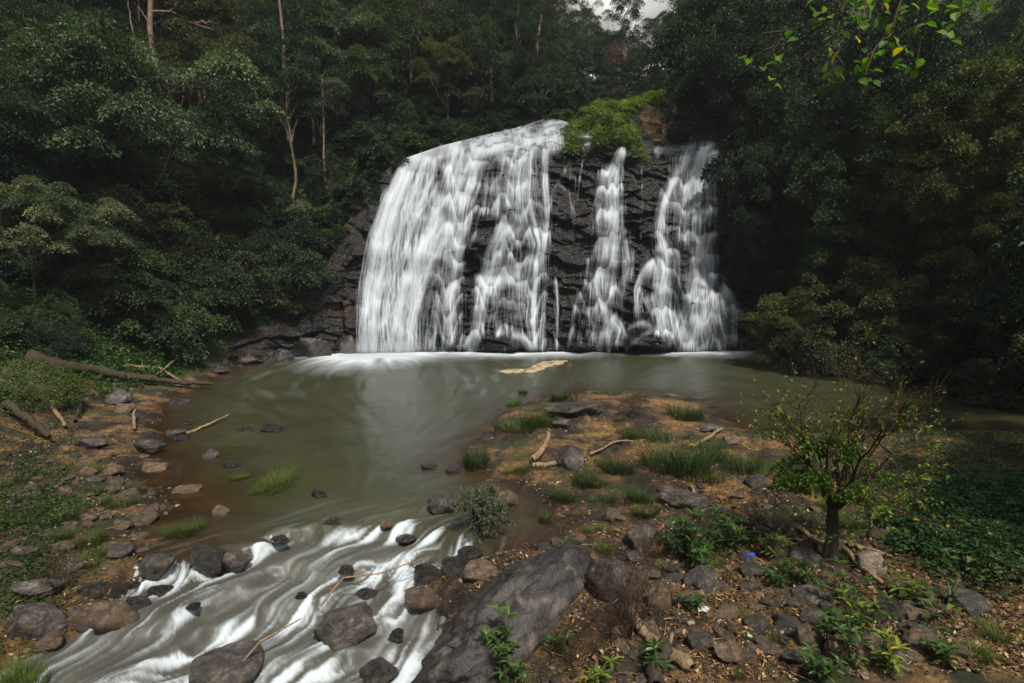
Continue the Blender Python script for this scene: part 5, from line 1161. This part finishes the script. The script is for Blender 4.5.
P = np.array(P); m = len(P); D = rg.normal(0, 1, (m, 3)); D[:, 2] = -abs(D[:, 2])*.5-.1; L = rg.uniform(.11, .17, m)
lf = long_leaves(P, D, np.array([0, -.5, .8])+rg.normal(0, .35, (m, 3)), L, L*.75, np.array(yl), .2)
link('leaves', mesh_np('overhanging_leaves', lf[0], lf[1], leaf_mat('bright_broad_leaf', (.06, .12, .012), (.11, .20, .02), (.20, .30, .04), .5, yellow=(.65, .42, .02)), fattrs=dict(rnd=lf[2])), ob)

# ------------------------------------------------------------------ the great leaning tree and bare trunks on the near hillside
def big_tree(px, py, Y, s, kind, v, label, sc=(1, 1, 1), rz=0):
    cm, tm = TP[kind][v]; Y0 = Y; s0 = s
    for q in range(120):       # step back along the slope until the trunk foot meets the ground
        x, y, z = at(px, py, Y); s = s0*Y/Y0; g = Hs(x, y)
        if z-1.45*s*sc[2] <= g: break
        Y += .25
    o = bpy.data.objects.new('tree', None); COL.objects.link(o); tag(o, label, 'tree')
    o.location = (x, y, z-1.4*s*sc[2]); o.scale = (s*sc[0], s*sc[1], s*sc[2]); o.rotation_euler.z = rz
    link('crown', cm, o); link('trunk', tm, o)
    return o
TP['bigl'] = [tree_meshes('t', 61, (1.25, 1.1, .8), 1.4, 60, 34000, (.036, .017), leaf_mat('pale_leaf', (.018, .030, .018), (.065, .090, .055), (.20, .23, .14), .25), m_bark, .03, flat=.3, crad=.27, droop=.55), tree_meshes('t', 62, (1.2, 1, .7), 1.4, 50, 30000, (.036, .017), mlf_dark, m_bark, .03, flat=.32, crad=.28, droop=.55)]
big_tree(128, 118, 20, 3.6, 'bigl', 0, 'great spreading pale leaved tree on the near hillside')
big_tree(200, 165, 24, 2.2, 'bigl', 0, 'lower spreading tree leaning toward the pool under the great one', (1.2, 1, .8), 2)
big_tree(20, 120, 19, 2.3, 'bigl', 1, 'dark spreading tree at the outer edge of the hillside')
big_tree(30, 225, 18, 1.9, 'bigl', 0, 'pale leaved low tree on the outer hillside', rz=1)
big_tree(85, 255, 21, 1.7, 'bigl', 1, 'dark low tree in the hollow beneath the great one', rz=4)
big_tree(330, 48, 34, 3.0, 'bigl', 0, 'spreading pale tree above the curtain fall slope', rz=3)
big_tree(315, 105, 33, 2.4, 'bigl', 0, 'smaller pale tree in front of the one above the curtain slope', rz=5)
for i, (pts, r, lb, Y) in enumerate([([(160, 95), (155, 60), (151, 25), (150, -30)], .20, 'bare pale trunk forking high above the great spreading tree', 37), ([(282, 30), (279, 0), (277, -20)], .13, 'thin pale trunk high above the hillside shrubs', 46), ([(324, 155), (323, 115), (322, 75)], .08, 'slender pale trunk beside the smaller pale tree', 44), ([(411, 70), (410, 30), (411, 8)], .14, 'straight pale trunk in the dark forest over the curtain', 52), ([(492, 100), (491, 75), (490, 50)], .14, 'straight brown trunk over the middle of the crest', 50), ([(536, 75), (538, 45), (541, 15)], .16, 'pale slanting trunk near the sky gap', 56)]):
    rg = np.random.default_rng(40+i); q = np.array([at(a, b, Y) for a, b in pts]); g = Hs(q[0][0], Y); base = np.array([q[0][0]+.1, Y, g-.3])
    q = np.concatenate([[base], q]) if g < q[0][2] else q
    o0 = q[0].copy(); o = bpy.data.objects.new('bare_tree', None); COL.objects.link(o); o.location = o0; tag(o, lb, 'tree')
    cum = np.r_[0, np.cumsum(np.linalg.norm(np.diff(q, axis=0), axis=1))]; t = np.linspace(0, cum[-1], 20); C = np.stack([np.interp(t, cum, q[:, k_]) for k_ in range(3)], 1)-o0; C += np.stack([np.convolve(np.pad(rg.normal(0, r*.6, 20), 2, 'edge'), np.ones(5)/5, 'valid') for _ in range(3)], 1)
    T = [tube(C, np.linspace(r*1.2, r*.7, 20), 8)]
    if i == 0:
        for bpts in ([(152, 62), (140, 48), (130, 25), (128, 0)], [(151, 12), (170, 10), (190, 22), (222, 35)], [(152, 35), (147, 20), (138, 8)], [(190, 22), (205, 22), (235, 28)], [(170, 10), (190, 4), (215, 2)]):
            b = np.array([at(a, c, Y) for a, c in bpts])-o0; cum = np.r_[0, np.cumsum(np.linalg.norm(np.diff(b, axis=0), axis=1))]; t = np.linspace(0, cum[-1], 12); B = np.stack([np.interp(t, cum, b[:, k_]) for k_ in range(3)], 1)+rg.normal(0, .04, (12, 3)); T.append(tube(B, np.linspace(.09, .025, 12), 6))
        link('trunk', mesh_from('bare_trunk', T, m_barkpale, True), o)
        part, C_ = crown_parts(rg, 22, 2600, (2.0, 1.5, .8), (.22, .09), crad=.5, flat=.3, droop=.3); v = part[0]+(np.array(at(205, 12, Y))-o0)
        link('crown', mesh_np('bare_tree_crown', v, part[1], mlf_olive, fattrs=dict(rnd=part[2])), o)
    else: link('trunk', mesh_from('bare_trunk', T, m_barkpale, True), o)
# trees standing beside the viewer, mostly outside the picture, whose crowns shade the near ground
for x, y, s, kd, v, lb in [(21.5, 18.5, 4.0, 'round', 2, 'dark tree standing beyond the leafy ground cover by the pool end'), (13.5, 5.5, 3.6, 'layer', 1, 'dark tree beside the viewer above the shaded bank'), (16.5, 12.5, 3.6, 'round', 0, 'dark tree at the side of the leafy ground cover')]:
    o = put_tree(kd, v, x, y, s, lb, sz=1.25); o.location.z += .5

# ------------------------------------------------------------------ scraps
fpts = [(497, 371), (507, 369), (518, 369), (528, 369), (534, 365), (545, 361.5), (556, 360), (567, 360.5), (563, 363.5), (550, 366), (542, 369.5), (532, 372), (518, 372.3), (505, 372.8)]
fp_ = []; rf = random.Random(8)
for i in range(len(fpts)):
    a0, b0 = gp(*fpts[i], .03); a1, b1 = gp(*fpts[(i+1) % len(fpts)], .03)
    for t in (0, .2, .4, .6, .8): fp_.append((a0+(a1-a0)*t+rf.uniform(-.06, .06), b0+(b1-b0)*t+rf.uniform(-.09, .09)))
fpts = fp_
bm = bmesh.new(); top = [bm.verts.new((a, b, .03)) for a, b in fpts]; bot = [bm.verts.new((v.co.x, v.co.y, -.02)) for v in top]
bm.faces.new(top[::-1]); n = len(top)
for i in range(n): bm.faces.new((top[i], top[(i+1) % n], bot[(i+1) % n], bot[i]))
bmesh.ops.recalc_face_normals(bm, faces=bm.faces)
me = bpy.data.meshes.new('foam_patch'); bm.to_mesh(me); bm.free(); k = M_('foam_scum'); co = k.n('ShaderNodeTexCoord').outputs['Object']; nn = k.noise(2.5, 5, co)
k.set(k.ramp(nn, [(.4, (.16, .12, .06)), (.55, (.46, .37, .22))]), .7, .3, k.bump(k.noise(9, 4, co), .8, .05)); me.materials.append(k.m)
tag(link('foam_patch', me), 'drifting patch of yellowish foam on the pool below the middle cascade', 'foam')
def scrap(px, py, s, col, name, label, rz):
    p = P3(px, py, lift=.02); bm = bmesh.new(); bmesh.ops.create_grid(bm, x_segments=7, y_segments=6, size=1); rr_ = random.Random(px)
    for v in bm.verts: v.co.x += rr_.uniform(-.12, .12); v.co.z = .35*math.sin(v.co.x*2.6+px)*math.cos(v.co.y*2.2)+rr_.uniform(-.1, .12)
    bmesh.ops.solidify(bm, geom=bm.faces[:], thickness=.06); me = bpy.data.meshes.new(name); bm.to_mesh(me); bm.free(); k = M_(name); k.set(col, .4, .5, k.bump(k.noise(6, 3, k.n('ShaderNodeTexCoord').outputs['Object']), .5, .1)); me.materials.append(k.m)
    o = link(name, me); o.location = p+np.array([0, 0, s*.25]); o.scale = (s, s*.7, s*.8); o.rotation_euler = (.3, .1, rz); tag(o, label, 'litter')
scrap(751, 560, .10, (.015, .12, .62), 'plastic_wrapper', 'crumpled bright blue plastic wrapper on the earth', .3)
for i, (px, py, s, lb) in enumerate([(703, 612, .07, 'white plastic scrap by the rubble below the leafy plant'), (750, 638, .045, 'pale blue scrap beside the dark squat rock'), (902, 614, .05, 'pinkish white scrap on the tilted slab'), (559, 484, .05, 'white scrap on the bank near the forked driftwood'), (960, 487, .05, 'white scrap in the ground cover'), (95, 468, .05, 'white scrap on the stony outer bank'), (60, 516, .05, 'whitish scrap at the mossy stretch'), (53, 531, .045, 'small pale scrap below the mossy stretch'), (136, 570, .04, 'bluish white scrap by the pale topped boulder'), (506, 428, .03, 'white fleck of litter in the shore grass')]):
    scrap(px, py, s, (.62, .62, .60), 'litter_scrap', lb, i)

# ------------------------------------------------------------------ air: thin haze between here and the far ridge
bm = bmesh.new(); bmesh.ops.create_cube(bm, size=1); me = bpy.data.meshes.new('haze'); bm.to_mesh(me); bm.free()
hm = bpy.data.materials.new('haze_air'); hm.use_nodes = True; ht = hm.node_tree; ht.nodes.remove(ht.nodes['Principled BSDF'])
pv = ht.nodes.new('ShaderNodeVolumePrincipled'); pv.inputs['Color'].default_value = (.82, .9, 1, 1); pv.inputs['Density'].default_value = .00035; ht.links.new(pv.outputs[0], ht.nodes['Material Output'].inputs['Volume'])
me.materials.append(hm); o = link('haze', me); o.location = (0, 95, 40); o.scale = (300, 320, 92); tag(o, 'thin bluish haze hanging in the valley', 'haze', kind='stuff')

# white cloud bank added beyond the far ridge to brighten the sky gap
V0, Q0 = _ico[5]; parts = []
rg = np.random.default_rng(4)
for i in range(26):
    c = np.array([rg.uniform(-420, 520), 620+rg.uniform(-40, 60), rg.uniform(150, 430)]); s3 = np.array([rg.uniform(90, 170), rg.uniform(50, 80), rg.uniform(60, 100)])
    Vc = ico(4)[0] if i == 0 else Vc0; Vc0 = Vc
    q = Vc*(1+.10*fbm(Vc[:, 0]*3+i, Vc[:, 2]*3+Vc[:, 1]*2, 4, i)[:, None]); parts.append((q*s3+c, _ico[4][1], np.zeros(len(_ico[4][1]))))
k = M_('cloud'); k.set((.86, .88, .9), 1.0, 0.0)
V_, Q_, _r = join(parts); tag(link('added_clouds', mesh_np('added_clouds', V_, Q_, k.m, smooth=True)), 'added white cloud bank brightening the sky gap over the far ridge', 'added_clouds', kind='stuff')
